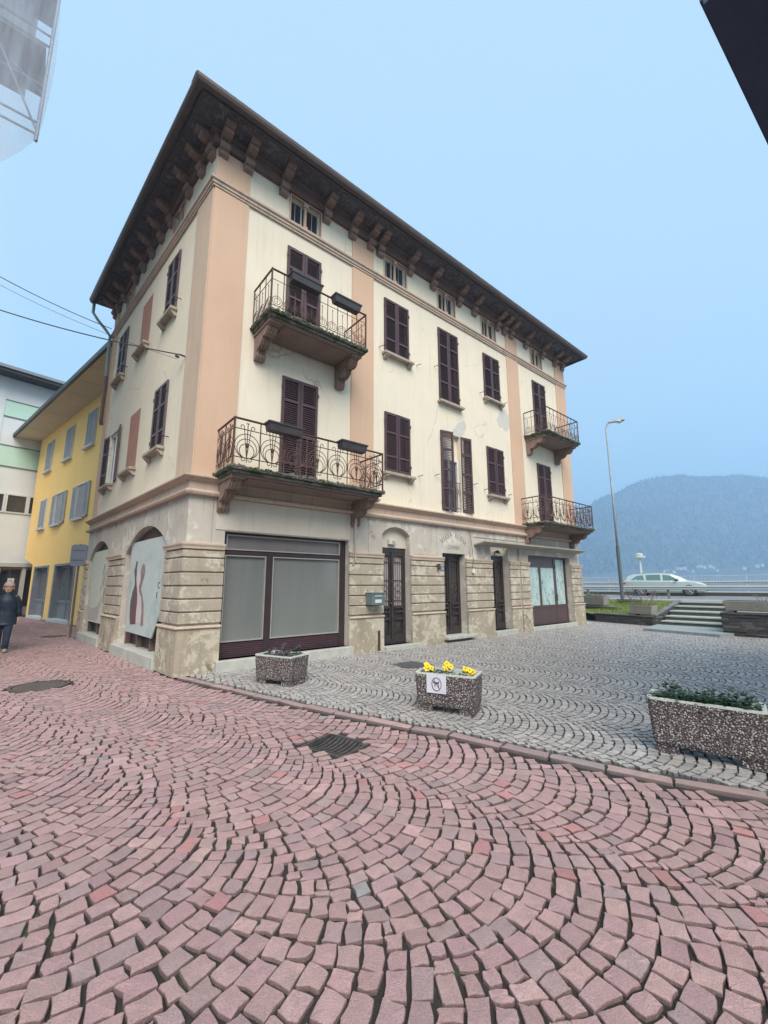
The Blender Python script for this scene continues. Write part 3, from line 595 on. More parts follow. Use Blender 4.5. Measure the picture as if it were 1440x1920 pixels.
# window boxes on the balcony rails
def wbox(u,z,d,w,label):
    t=empty('window_box',(u,-d,z-.14),label,'planter','window boxes hooked on the balcony rails')
    mb=MB(); a=.11; h=.17
    mb.hexa([(u-w+.03,-d-a+.03,z-h),(u+w-.03,-d-a+.03,z-h),(u+w-.03,-d+a-.02,z-h),(u-w+.03,-d+a-.02,z-h),(u-w,-d-a,z),(u+w,-d-a,z),(u+w,-d+a,z),(u-w,-d+a,z)])
    mb.box(u-w-.012,u+w+.012,-d-a-.012,-d+a+.012,z-.02,z+.012); mb.build('trough',mat('dark_plastic',(.035,.03,.035),.5,(.06,.05,.055),7.,bump=.2),t)
    mb=MB(); mb.box(u-w+.02,u+w-.02,-d-a+.02,-d+a-.02,z-.0,z+.022); mb.build('soil',mat('mossy_soil',(.12,.11,.05),1,(.07,.06,.04),20.),t)
wbox(1.77,8.27,1.06,.38,'black trough above the shutter door on the upper corner balcony'); wbox(2.86,8.27,1.06,.37,'black trough nearer the right end of the upper corner balcony')
wbox(1.40,4.78,1.06,.38,'black trough in front of the shutter door on the lower corner balcony'); wbox(3.08,4.78,1.06,.35,'black trough nearer the right end of the lower corner balcony')
# ------------------------------------------------------------------ ground
def struct(o): o['kind']='structure'; return o
GR=mat('joint_earth',(.055,.048,.042),1,(.035,.03,.027),9.,patch=[((.075,.065,.055),14.,.58,.05),((.055,.09,.025),2.6,.56,.05)],bump=.8,bsc=60)
prof=[(-60,-.10),(19.5,-.10),(19.6,.86),(22,.9),(31.5,.9),(31.6,1.12),(35.5,1.12),(35.7,-3),(900,-3),(3500,-3)]
ys=[-60,0,60,3300]; mb=MB(); n=len(ys)
mb.add([(x,y,z) for x,z in prof for y in ys],[(i*n+j,(i+1)*n+j,(i+1)*n+j+1,i*n+j+1) for i in range(len(prof)-1) for j in range(n-1)])
struct(mb.build('ground',GR,origin=(0,0,0)))
mb=MB(); mb.add([(35.8,-60,-1.6),(3500,-60,-1.6),(3500,3300,-1.6),(35.8,3300,-1.6)],[(0,1,2,3)])
struct(mb.build('lake_water',mat('lake',(.06,.09,.11),.12,(.08,.11,.13),.02,bump=.3,bsc=.6),origin=(36,0,-1.6)))
mb=MB(); mb.add([(22.2,-60,.904),(31.3,-60,.904),(31.3,900,.904),(22.2,900,.904)],[(0,1,2,3)]); struct(mb.build('road',mat('pale_asphalt',(.20,.20,.21),.85,(.17,.17,.18),.7,bump=.3,bsc=80),origin=(22,0,.9)))
mb=MB(); mb.add([(22.6,-60,.908),(22.75,-60,.908),(22.75,900,.908),(22.6,900,.908)],[(0,1,2,3)]); struct(mb.build('road_marking',mat('road_paint',(.75,.75,.73),.8),origin=(22,0,.9)))
mb=MB(); mb.box(19.62,22.0,-60,.0,.80,.93); mb.box(19.62,22.0,0,300,.80,.93); struct(mb.build('pavement',mat('pavement_grey',(.32,.31,.31),.9,(.27,.26,.26),1.5,bump=.3),origin=(20,0,.8)))
mb=MB(); mb.box(31.62,35.4,-60,600,1.0,1.14); struct(mb.build('lakeside_promenade',mat('promenade_grey',(.38,.38,.38),.9,(.33,.33,.33),1.),origin=(32,0,1)))
def bed(name,outer,holes,z,m_):
    loops=[[Vector((x_,y_,0)) for x_,y_ in l_] for l_ in [outer]+holes]; flat=[p for l_ in loops for p in l_]; mb=MB(); mb.add([(p.x,p.y,z) for p in flat],[tuple(q_) for q_ in tessellate_polygon(loops)]); return struct(mb.build(name,m_,origin=(0,0,0)))
gx,gy=.37,-4.63; e1_=(.28,-.96); n1_=(.96,.28)
bed('street_bed',[(-60,-60),(19.45,-60),(19.45,120),(-60,120)],[[(gx+e1_[0]*a+n1_[0]*b,gy+e1_[1]*a+n1_[1]*b) for a,b in ((-.27,-.225),(.27,-.225),(.27,.225),(-.27,.225))]],-.022,mat('joint_sand',(.035,.03,.027),1,(.022,.019,.017),9.,patch=[((.07,.06,.05),14.,.62,.05),((.05,.075,.025),2.6,.58,.05)],bump=.8,bsc=60))
# cobbles ------------------------------------------------------------
rng=np.random.default_rng(3)
en=np.array([.28,-.96]); nn=np.array([.96,.28])
KX=np.array([[-10.5,3.0],[-9,2.55],[-7.73,2.16],[-7.24,1.97],[-6.37,1.67],[-5.33,1.39],[-3.94,.92],[-2.35,.47],[-.02,-.10]])
def kerbx(y): return np.interp(y,KX[:,0],KX[:,1])
def fans(w,h,m,s_lo,s_hi,t_lo,t_hi,s0,jit):
    Rr=w/math.sqrt(2)*1.0; out=[]
    for k in range(int(math.floor((s_lo-s0)/w)),int(math.ceil((s_hi-s0)/w))+1):
        c=s0+(k+.5)*w
        for r in range(int(t_lo/h),int(t_hi/h)):
            th=np.linspace(-PI/4,PI/4,m+1)
            if r%2: th=np.concatenate([[th[0]],(th[:-1]+th[1:])/2,[th[-1]]])
            th=th+np.concatenate([[0],rng.normal(0,.018,len(th)-2),[0]])
            a,b=th[:-1],th[1:]; mid=(a+b)/2; hw=Rr*(b-a)/2
            out.append(np.stack([c+Rr*np.sin(mid),r*h+(k%2)*h*.5+Rr*np.cos(mid),mid,hw,h*np.cos(mid)/2],1))
    o=np.concatenate(out); s,t=o[:,0],o[:,1]
    P=s[:,None]*nn+t[:,None]*en; ang=o[:,2]
    tv=np.cos(ang)[:,None]*nn-np.sin(ang)[:,None]*en; dv=np.sin(ang)[:,None]*nn+np.cos(ang)[:,None]*en
    return P,tv,dv,o[:,3],o[:,4]
def build_stones(name,P,tv,dv,hw,hd,gap,zt,zvar,pal,wts,jit,m_):
    N=len(P); hw=hw-gap*(.5+.6*rng.random(N)); hd=hd-gap*(.5+.6*rng.random(N)); hw=np.maximum(hw,.018); hd=np.maximum(hd,.018)
    # eight-point outline in unit square
    q=np.array([(-1,-.9),(-.9,-1),(.0,-1.0),(.9,-1),(1,-.9),(1.0,0),(1,.9),(.9,1),(0,1.0),(-.9,1),(-1,.9),(-1.0,0)])
    K=len(q); X=q[None,:,0]*hw[:,None]+rng.normal(0,jit*.6,(N,K)); Y=q[None,:,1]*hd[:,None]+rng.normal(0,jit*.6,(N,K))
    # corner-wise jitter
    for idx,sx,sy in (([0,1],-1,-1),([3,4],1,-1),([6,7],1,1),([9,10],-1,1)):
        jx=rng.normal(0,jit,(N,1)); jy=rng.normal(0,jit,(N,1)); X[:,idx]+=jx; Y[:,idx]+=jy
    rot=rng.normal(0,.04,N)[:,None]; X,Y=X-Y*rot,Y+X*rot
    tx=rng.normal(0,.012,(N,1)); ty=rng.normal(0,.012,(N,1)); z0=zt+rng.normal(0,zvar,(N,1))
    def ring(sc,inset,dz):
        r=np.sqrt(X**2+Y**2)+1e-6; f=np.maximum(.3,1-inset/r)*sc; x,y=X*f,Y*f
        w=P[:,None,:]+x[...,None]*tv[:,None,:]+y[...,None]*dv[:,None,:]
        return np.concatenate([w,(z0+dz+x*tx+y*ty)[...,None]],2)
    r0=ring(1,0,-.05); r1=ring(1,.001,-.004); r2=ring(1,.0045,-.0006); 
    r2[:,:,2]+=rng.normal(0,.0012,(N,K)); c=np.concatenate([P,z0+.0012],1)[:,None,:]
    V=np.concatenate([r0,r1,r2,c],1); nv=3*K+1
    f=[]
    for a in (0,K):
        for j in range(K): f.append((a+j,a+(j+1)%K,a+K+(j+1)%K,a+K+j))
    quads=np.array(f); tris=np.array([(2*K+j,2*K+(j+1)%K,3*K) for j in range(K)])
    base=(np.arange(N)*nv)[:,None,None]; Q=(quads[None]+base).reshape(-1); T=(tris[None]+base).reshape(-1)
    me=bpy.data.meshes.new(name); org=np.array([0,0,0.])
    me.vertices.add(N*nv); me.vertices.foreach_set('co',V.reshape(-1).astype(np.float32))
    loops=np.concatenate([Q,T]); nq,nt_=len(Q)//4,len(T)//3
    me.loops.add(len(loops)); me.loops.foreach_set('vertex_index',loops.astype(np.int32))
    me.polygons.add(nq+nt_); me.polygons.foreach_set('loop_start',np.concatenate([np.arange(nq)*4,nq*4+np.arange(nt_)*3]).astype(np.int32))
    me.polygons.foreach_set('use_smooth',np.zeros(nq+nt_,bool))
    me.update(calc_edges=True)
    pal=np.array(pal); ci=rng.choice(len(pal),N,p=np.array(wts)/sum(wts)); c=pal[ci]*np.clip(rng.normal(1,.09,(N,1)),.65,1.4)+rng.normal(0,.005,(N,3)); c=np.clip(c,.02,.9)
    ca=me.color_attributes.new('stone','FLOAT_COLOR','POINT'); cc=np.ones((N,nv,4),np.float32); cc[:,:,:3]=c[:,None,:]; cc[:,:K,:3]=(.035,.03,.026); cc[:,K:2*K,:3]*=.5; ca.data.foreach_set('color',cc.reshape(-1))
    me.materials.append(m_); o=bpy.data.objects.new(name,me); COL.objects.link(o); o['kind']='structure'; return o
def in_view(P,margin=.12):
    d=P-np.array([CAM.x,CAM.y]); r=np.hypot(d[:,0],d[:,1]); az=np.arctan2(d[:,1],d[:,0])-yaw
    lim=math.atan(.9087/ (cos(pit)-.2*sin(pit)))+margin
    return (np.abs(az)<lim)|(r<3.2)
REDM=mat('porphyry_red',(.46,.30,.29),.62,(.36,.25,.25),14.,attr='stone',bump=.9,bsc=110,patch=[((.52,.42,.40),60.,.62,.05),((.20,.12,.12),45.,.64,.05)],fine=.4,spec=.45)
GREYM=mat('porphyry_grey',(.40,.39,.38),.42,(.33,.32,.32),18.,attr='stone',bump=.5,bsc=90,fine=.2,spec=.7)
W1=1.25
P,tv,dv,hw,hd=fans(W1,.121,11,-6,8,-26,12,-.15,.006)
wob=np.stack([.035*np.sin(P[:,1]*1.7+P[:,0]*.6)+.02*np.sin(P[:,1]*4.1+1),.035*np.sin(P[:,0]*2.1+1.3+P[:,1]*.5)],1); P=P+wob
y=P[:,1]; x=P[:,0]; ln=P@np.array([LN.x,LN.y])
red=np.where(y<0,x<kerbx(y)-.055,(ln>.13)|(y>8.75))
red&=np.where(y>8.4,x<-.57+(-.1934/.9811)*(y-14.08)-.15,True)
red&=(x>-4.6-(.14*np.maximum(y,0)))&(y<24)&(y>-9.6)&in_view(P)
# drain and manhole cut-outs
GC=np.array([.37,-4.63]); 
def inrect(P,c,a,b,ang):
    d=P-c; ca,sa=cos(ang),sin(ang); return (np.abs(d[:,0]*ca+d[:,1]*sa)<a)&(np.abs(-d[:,0]*sa+d[:,1]*ca)<b)
GA=math.atan2(-.96,.28)
red&=~inrect(P,GC,.285,.24,GA)
MH=[(np.array([-1.92,.72]),.40),(np.array([-1.40,9.5]),.30)]
for c,r in MH: red&=(((P-c)**2).sum(1)>(r+.05)**2)
k=red
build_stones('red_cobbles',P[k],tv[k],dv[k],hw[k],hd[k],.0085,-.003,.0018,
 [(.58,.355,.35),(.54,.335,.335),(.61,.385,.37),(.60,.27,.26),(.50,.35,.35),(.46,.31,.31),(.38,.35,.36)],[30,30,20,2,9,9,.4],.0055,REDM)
P,tv,dv,hw,hd=fans(1.05,.096,12,-.5,19,-9,12,.06,.006)
P=P+np.stack([.03*np.sin(P[:,1]*1.5+P[:,0]*.9),.03*np.sin(P[:,0]*2.3+P[:,1])],1)
y=P[:,1]; x=P[:,0]
g=(x>kerbx(y)+.22)&(y<-.13)&(y>-9.2)&(x<19)&in_view(P)
g&=~((x>14.2)&(y<-4.9)&(x>14.95))
g|=(x>LEN+.15)&(x<18.2)&(y>=-.13)&(y<2.2)
g&=~inrect(P,np.array([3.95,-2.0]),.33,.33,0)
k=g
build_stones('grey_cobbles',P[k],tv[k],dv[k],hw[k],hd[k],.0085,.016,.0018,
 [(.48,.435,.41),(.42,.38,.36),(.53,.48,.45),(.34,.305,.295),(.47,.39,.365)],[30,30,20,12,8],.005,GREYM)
# straight kerb of long stones
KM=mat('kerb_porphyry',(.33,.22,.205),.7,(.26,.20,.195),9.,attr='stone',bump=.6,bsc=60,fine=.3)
pts=[]; yy=-.18; cs=[]
while yy>-10.3:
    L_=U_(.44,.60); a=(kerbx(yy),yy); b=(kerbx(yy-L_*.95),yy-L_*.95); pts.append((a,b)); yy-=L_*.95+.012
Pk=np.array([((a[0]+b[0])/2+.085,(a[1]+b[1])/2+.02) for a,b in pts]); dk=np.array([np.array(b)-np.array(a) for a,b in pts]); lk=np.hypot(dk[:,0],dk[:,1]); dk=dk/lk[:,None]
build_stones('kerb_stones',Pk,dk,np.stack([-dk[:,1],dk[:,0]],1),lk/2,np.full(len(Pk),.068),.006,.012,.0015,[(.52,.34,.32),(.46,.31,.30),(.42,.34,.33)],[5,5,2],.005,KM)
# earth under the grey square so that its joints stay shallow
mb=MB(); kk=[(float(kerbx(y_))+.04,y_) for y_ in (-10.3,-9,-7.7,-6.4,-5.3,-3.9,-2.4,-.1)]
mb.add([(x_,y_,-.014) for x_,y_ in kk]+[(19.4,.0,-.014),(19.4,-10.3,-.014)],[tuple(range(10))]); struct(mb.build('square_bed',mat('joint_grit',(.07,.065,.06),1,(.045,.042,.04),8.,patch=((.07,.085,.045),2.,.64,.05),bump=.6),origin=(3,-4,0)))
# drain, manholes
DM=mat('cast_iron',(.17,.17,.175),.4,(.09,.075,.065),12.,metal=.5,bump=.3)
t=empty('drain_grate',(GC[0],GC[1],-.05),'dark slotted drain grate sunk in the red cobbles','drain')
gf=Fr((GC[0],GC[1],-.03),(.28,-.96,0),(.96,.28,0))
mb=MB()
for a,b,c,d in ((-.28,.28,-.24,-.21),(-.28,.28,.21,.24),(-.28,-.25,-.21,.21),(.25,.28,-.21,.21)): gf.box(mb,a,b,-.03,.018,c,d)
mb.build('frame',DM,t)
mb=MB()
for i in range(9):
    u=-.235+i*.0565; n_=8
    for j in range(n_):
        v0=-.21+.42*j/n_; v1=-.21+.42*(j+1)/n_; z_=lambda v:-.035+.035*(v/.21)**2
        mb.hexa([gf.P(u,z_(v0)-.02,v0),gf.P(u+.026,z_(v0)-.02,v0),gf.P(u+.026,z_(v1)-.02,v1),gf.P(u,z_(v1)-.02,v1),gf.P(u,z_(v0)+.005,v0),gf.P(u+.026,z_(v0)+.005,v0),gf.P(u+.026,z_(v1)+.005,v1),gf.P(u,z_(v1)+.005,v1)])
mb.build('slats',DM,t)
mb=MB(); gf.box(mb,-.25,.25,-.058,-.055,-.21,.21); mb.build('pit',mat('pit_black',(.008,.008,.008),1),t)
def cover(name,c,r,z,label):
    mb=MB(); n_=36; 
    for r0,r1,h0 in ((0,r-.05,0),(r-.035,r,.002)):
        vs=[]; 
        for j in range(n_): a=2*PI*j/n_; vs+=[(c[0]+r0*cos(a),c[1]+r0*sin(a),z+h0),(c[0]+r1*cos(a),c[1]+r1*sin(a),z+h0),(c[0]+r1*cos(a),c[1]+r1*sin(a),z-.03)]
        mb.add(vs,[(3*j,3*j+1,3*((j+1)%n_)+1,3*((j+1)%n_)) for j in range(n_)]+[(3*j+1,3*j+2,3*((j+1)%n_)+2,3*((j+1)%n_)+1) for j in range(n_)])
    for i in range(-6,7):
        for j in range(-6,7):
            x_,y_=i*r/7.5,j*r/7.5
            if x_*x_+y_*y_<(r-.09)**2: mb.box(c[0]+x_-.016,c[0]+x_+.016,c[1]+y_-.016,c[1]+y_+.016,z,z+.005)
    single(name,mb,mat('manhole_iron',(.10,.085,.08),.7,(.15,.12,.11),9.,metal=.3,bump=.3),label,'manhole cover')
cover('manhole_cover',MH[0][0],.40,-.004,'large round iron manhole cover in the red cobbles at the left, nearer one')
cover('manhole_cover',MH[1][0],.29,-.004,'small round manhole cover far down the red street before the yellow house')
mb=MB(); mb.box(3.66,4.24,-2.29,-1.71,-.0,.021)
for i in range(9): mb.box(3.70+i*.058,3.73+i*.058,-2.26,-1.74,.021,.027)
single('manhole_cover',mb,mat('manhole_grey',(.12,.12,.125),.6,(.17,.165,.165),8.,metal=.3),'flat square manhole cover in the grey cobbles behind the yellow flowers','manhole cover')

# ------------------------------------------------------------------ concrete planters
m=bpy.data.materials.new('washed_pebble_concrete'); m.use_nodes=True; nt=m.node_tree; N=nt.nodes; L=nt.links; bs=N['Principled BSDF']; bs.inputs['Roughness'].default_value=.6
tc=N.new('ShaderNodeTexCoord'); vo=N.new('ShaderNodeTexVoronoi'); vo.inputs['Scale'].default_value=60; L.new(tc.outputs['Object'],vo.inputs['Vector'])
cr=N.new('ShaderNodeValToRGB'); sp=N.new('ShaderNodeSeparateColor'); L.new(vo.outputs['Color'],sp.inputs[0]); L.new(sp.outputs[0],cr.inputs[0])
e=cr.color_ramp.elements; e[0].position=0; e[0].color=(.08,.055,.055,1); e[1].position=1; e[1].color=(.62,.56,.54,1)
for p,c in ((.2,(.16,.13,.125,1)),(.45,(.28,.225,.21,1)),(.7,(.42,.37,.35,1))): x_=e.new(p); x_.color=c
mr=N.new('ShaderNodeMapRange'); mr.inputs['From Min'].default_value=.34; mr.inputs['From Max'].default_value=.52; L.new(vo.outputs['Distance'],mr.inputs[0])
mx=N.new('ShaderNodeMix'); mx.data_type='RGBA'; L.new(mr.outputs[0],mx.inputs[0]); L.new(cr.outputs[0],mx.inputs[6]); mx.inputs[7].default_value=(.07,.05,.05,1); L.new(mx.outputs[2],bs.inputs['Base Color'])
bp=N.new('ShaderNodeBump'); bp.invert=True; bp.inputs['Distance'].default_value=.012; L.new(vo.outputs['Distance'],bp.inputs['Height']); L.new(bp.outputs[0],bs.inputs['Normal']); AGG=m
RIM=mat('planter_rim',(.58,.60,.55),.8,(.46,.47,.42),8.,bump=.2)
SOIL=mat('planter_soil',(.05,.038,.03),1,(.03,.025,.02),20.)
LEAF=mat('pansy_leaf',(.035,.075,.03),.5,(.02,.045,.02),9.)
def planter(c,Ldir,L_,W_,H_,z,label):
    """c: near-left ground corner, L_ along Ldir, W_ to its left (away from the street)"""
    u=Vector((*Ldir,0)).normalized(); n=Vector((u.y,-u.x,0)) # outwards=right of travel
    t=empty('planter',(c[0]+u.x*L_/2-n.x*W_/2,c[1]+u.y*L_/2-n.y*W_/2,z),label,'planter','pebble concrete planters along the kerb')
    fr=Fr((c[0],c[1],z),u,n); mb=MB(); q=.05
    def loop(a,zz,ch): # chamfered outline inset a
        x0,x1,o0,o1=a,L_-a,-W_+a,-a
        return [fr.P(*p) for p in ((x0+ch,zz,o1),(x1-ch,zz,o1),(x1,zz,o1-ch),(x1,zz,o0+ch),(x1-ch,zz,o0),(x0+ch,zz,o0),(x0,zz,o0+ch),(x0,zz,o1-ch))]
    rings=[loop(.035,.07,.03),loop(.02,.10,.03),loop(0,H_-.02,.03),loop(0,H_,.03),loop(.035,H_,.02),loop(.04,H_-.09,.02)]
    vs=[p for r in rings for p in r]; fs=[tuple(range(7,-1,-1))]; mi=[0]
    for i in range(len(rings)-1):
        for j in range(8): fs.append((i*8+j,i*8+(j+1)%8,(i+1)*8+(j+1)%8,(i+1)*8+j))
    b=mb.add(vs,fs); mb.m=[0]+[0]*16+[1]*8+[1]*8+[1]*8
    for a in (.04,L_-.22):
        fr.box(mb,a,a+.18,0,.08,-W_+.05,-.045)
    mb.build('trough',[AGG,RIM],t)
    mb=MB(); fr.box(mb,.04,L_-.04,H_-.1,H_-.07,-W_+.04,-.04); mb.build('soil',SOIL,t)
    return t,fr
def leafclump(mb,c,r,h,n,s=.03,mi=0):
    for i in range(n):
        a=U_(0,2*PI); d=r*math.sqrt(R.random()); zz=h*R.random()*(1-.5*d/r); p=Vector((c[0]+d*cos(a),c[1]+d*sin(a),c[2]+zz))
        k=Vector((cos(a)+U_(-.5,.5),sin(a)+U_(-.5,.5),U_(-.2,.7))).normalized(); w_=k.cross(Vector((0,0,1))).normalized(); l=s*U_(.7,1.3); up_=w_.cross(k)
        mb.add([p,p+k*l*.5+w_*l*.38-up_*l*.08,p+k*l,p+k*l*.5-w_*l*.38-up_*l*.08],[(0,1,2),(0,2,3)],mi)
def pansy(mb,p,r,mi,mc):
    ax=Vector((U_(-.6,.2),U_(-1,-.2),U_(.2,1.))).normalized(); x=ax.orthogonal().normalized(); y=ax.cross(x); p=Vector(p)
    for k in range(5):
        a=2*PI*k/5+.3; d=x*cos(a)+y*sin(a); e_=ax.cross(d); mb.add([p,p+d*r*.6+e_*r*.5+ax*.006,p+d*r+e_*r*.2,p+d*r-e_*r*.2,p+d*r*.6-e_*r*.5+ax*.006],[(0,1,2,3,4)],mi)
    mb.add([p+ax*.008+x*.01,p+ax*.008+y*.01,p+ax*.008-x*.01,p+ax*.008-y*.01],[(0,1,2,3)],mc)
YF=mat('petal_yellow',(.85,.62,.02),.6,(.80,.52,.01),9.); YC=mat('petal_dark_eye',(.20,.06,.01),.7); PU=mat('petal_violet',(.02,.012,.035),.6,(.035,.02,.06),9.)
def flowers(fr,L_,W_,H_,spots,cl,labels,n_leaf,group):
    for q_,(a,b,h) in enumerate(spots):
        mb=MB(); leafclump(mb,fr.P(a,H_-.07,-b),.10,h,n_leaf,.045); o=single('pansy_plant',mb,LEAF,labels[q_] if isinstance(labels,list) else labels,'flowers',group)
        if not cl[1]: continue
        mb=MB()
        for i in range(cl[1]): pansy(mb,Vector(fr.P(a+U_(-.06,.06),H_-.07+h+U_(-.03,.035),-b+U_(-.06,.06))),cl[2],0,1)
        mb.build('blossom_cluster',[cl[0],YC],o)
tA,fA=planter((.79,-1.50),(.31,-.72),.78,.50,.46,.02,'small pebble concrete planter nearest the shop window, holding dark violet pansies')
flowers(fA,.78,.5,.46,[(.12+.09*i,.12+.26*(i%3)/2,.10+.04*((i*7)%3)) for i in range(7)],(PU,3,.032),'dark violet pansy in the small planter by the large shop window',70,'violet pansies by the shop window')
tB,fB=planter((1.76,-4.36),(.34,-.75),.80,.42,.47,.02,'middle pebble concrete planter with yellow pansies and a white no-dogs sign')
flowers(fB,.8,.42,.47,[(.15,.2,.11),(.40,.15,.14),(.66,.2,.10)],(YF,5,.040),['bright yellow pansy at the left end above the no-dogs sign','bright yellow pansy in the middle of the planter, the tallest','bright yellow pansy at the right end of the no-dogs planter'],95,'yellow pansies above the no-dogs sign')
tC,fC=planter((2.55,-6.83),(.18,-.88),.90,.40,.50,.02,'long pebble concrete planter nearest the camera at the right edge, full of green leaves')
flowers(fC,.9,.4,.5,[(.10+.085*i,.12+.16*(i%2),.12+.05*((i*5)%3)) for i in range(9)],(PU,0,.028),'dark green leafy pansy filling the long planter at the right edge',170,'leafy pansies at the right edge')
# no-dogs sign
mb=MB(); fB.box(mb,.17,.43,.235,.455,.0,.006); sg=single('no_dogs_sign',mb,mat('sign_white',(.66,.64,.70),.5),'white no-dogs sign fixed to the front of the middle planter','sign')
SI=mat('sign_ink',(.10,.06,.10),.6); mb=MB()
cx_,cz_=.305,.345
mb.tube([fB.P(cx_+.062*cos(a),cz_+.078*sin(a),.008) for a in [k_*PI/16 for k_ in range(32)]],.005,4,closed=True)
mb.tube([fB.P(cx_-.042,cz_+.058,.009),fB.P(cx_+.042,cz_-.058,.009)],.004,4)
dog=[(-.042,.030),(-.030,.036),(-.022,.026),(.022,.026),(.034,.040),(.038,.034),(.030,.018),(.026,-.002),(.034,-.034),(.026,-.034),(.018,-.006),(.012,.004),(-.010,.004),(-.018,-.012),(-.014,-.036),(-.022,-.036),(-.028,-.010),(-.028,.010),(-.044,.016),(-.050,.022)]
fB.prism(mb,[(cx_+a,cz_+b) for a,b in dog],.006,.0085); mb.build('dog_symbol',SI,sg)

# ------------------------------------------------------------------ yellow house and white house
YU=Vector((-.1934,.9811,0)); YN=Vector((-.9811,-.1934,0)); Y=Fr((-.57,14.08,0),YU,YN)
yb=empty('yellow_house',(-.57,14.08,0),'bright yellow house with grey shutters and a wide cream eave beyond the corner building','building')
sh=[rect(.55,3.83,.0,2.68),rect(4.75,7.6,.0,2.68)]
mb=MB(); Y.wall(mb,[(-4.6,0),(8.1,0),(8.1,2.8),(10.05,3.22),(10.05,10.42),(-4.6,10.42)],sh,0,.3)
mb.add([Y.P(10.05,3.22),Y.P(10.05,3.22,-7),Y.P(10.05,10.42,-7),Y.P(10.05,10.42)],[(0,1,2,3)]); mb.add([Y.P(8.1,0),Y.P(8.1,0,-7),Y.P(8.1,3.2,-7),Y.P(8.1,3.2)],[(0,1,2,3)])
mb.add([Y.P(8.1,2.8),Y.P(8.1,2.8,-7),Y.P(10.05,3.22,-7),Y.P(10.05,3.22)],[(0,1,2,3)])
mb.add([Y.P(-4.6,0),Y.P(-4.6,0,-7),Y.P(-4.6,10.42,-7),Y.P(-4.6,10.42)],[(0,1,2,3)]); part('wall',mb,YEL,yb)
mb=MB(); Y.box(mb,-5,10.65,10.42,10.55,-7.2,1.2)
for i in range(9): Y.box(mb,-4.5+i*1.75,-4.48+i*1.75,10.412,10.42,.02,1.18)
part('eave_soffit',mb,CREAMS,yb)
mb=MB(); Y.box(mb,-5,10.7,10.40,10.60,1.2,1.32); Y.box(mb,10.65,10.75,10.43,10.62,-7.2,1.32); part('gutter',mb,DKGUT,yb)
mb=MB(); mb.add([Y.P(-5,10.6,1.3),Y.P(10.7,10.6,1.3),Y.P(10.7,10.6,-7.2),Y.P(-5,10.6,-7.2),Y.P(-3,12.1,-3),Y.P(8,12.1,-3)],[(0,1,5,4),(1,2,5),(2,3,4,5),(3,0,4)]); part('roof',mb,ROOFD,yb)
def ywin(a,b,z0,z1,kind):
    mb=MB()
    for u0,u1,y0,y1 in ((a-.05,a+.03,z0,z1+.05),(b-.03,b+.05,z0,z1+.05),(a,b,z1,z1+.05)): Y.box(mb,u0,u1,y0,y1,.0,.05)
    w_=part('window',mb,CREAMF,yb)
    mb=MB(); Y.box(mb,a-.1,b+.1,z0-.09,z0,0,.16); part('sill',mb,mat('pale_sill',(.62,.62,.60),.8),w_)
    mb=MB(); Y.box(mb,a,b,z0,z1,.0,.012); part('pane',mb,GSH if kind==0 else CURT,w_)
    lv=[]
    if kind==0: lv=[(a,b)]
    elif kind==1: lv=[(a-.62,a-.02),(b+.02,b+.62)]
    for p,q in lv:
        mb=MB()
        for u0,u1,y0,y1 in ((p,p+.07,z0,z1),(q-.07,q,z0,z1),(p,q,z1-.07,z1),(p,q,z0,z0+.08)): Y.box(mb,u0,u1,y0,y1,.03,.08)
        for i in range(int((z1-z0-.15)/.06)): Y.box(mb,p+.07,q-.07,z0+.09+i*.06,z0+.125+i*.06,.03,.07)
        if kind==0:
            m_=(p+q)/2; Y.box(mb,m_-.03,m_+.03,z0,z1,.03,.085)
        part('shutter',mb,GSH,w_)
for a in (6.95,3.35,.05): ywin(a,a+1.15,8.05,9.78,0)
ywin(6.75,7.85,4.75,6.35,0); ywin(3.85,5.0,4.72,6.33,1); ywin(.45,1.55,4.68,6.28,1)
for a,b in ((.55,3.83),(4.75,7.6)):
    mb=MB()
    for u0,u1,y0,y1 in ((a,a+.22,0,2.68),(b-.22,b,0,2.68),(a+.22,b-.22,2.58,2.68)): Y.box(mb,u0,u1,y0,y1,-.3,.02)
    part('stone_surround',mb,GREYST,yb)
    mb=MB(); m_=(a+b)/2
    for u0,u1,y0,y1 in ((a+.22,a+.32,.12,2.58),(b-.32,b-.22,.12,2.58),(m_-.05,m_+.05,.12,2.58),(a+.3,b-.3,.85,.97),(a+.3,b-.3,2.48,2.58)): Y.box(mb,u0,u1,y0,y1,-.28,-.2)
    Y.box(mb,a+.3,b-.3,.12,.85,-.28,-.235)
    w_=part('shop_window',mb,GREYST,yb)
    mb=MB(); Y.box(mb,a+.3,b-.3,.9,2.5,-.27,-.245); part('pane',mb,mat('bright_glass',(.12,.13,.14),.04,(.18,.18,.17),.8,spec=1.),w_)
    mb=MB(); Y.box(mb,a,b,-.05,.12,-.3,.1); part('sill',mb,mat('pale_sill',(.62,.62,.60),.8),w_)
W=Fr((-2.572,24.234,0),YN,-YU)   # t along YN, facing back down the street
wb=empty('white_house',(-2.57,24.23,0),'white building with mint green panels and dark eave at the far left street end','building')
mb=MB(); W.box(mb,-6,7,2.95,14.0,-8,0); part('wall',mb,WHT,wb)
mb=MB(); W.box(mb,-6,7,0,2.8,-8,-.3)
for t_ in (-.1,1.05,2.3,3.5): W.box(mb,t_-.09,t_+.09,0,2.8,-.3,-.02)
W.box(mb,-6,7,2.75,2.97,-.3,.06); part('ground_floor',mb,mat('shop_dark_cream',(.56,.53,.46),.8),wb)
mb=MB()
for t_ in (-1.0,.0,1.16,2.4): W.box(mb,t_,t_+.95,.5,2.6,-.28,-.26)
part('shop_glass',mb,GLASS,wb)
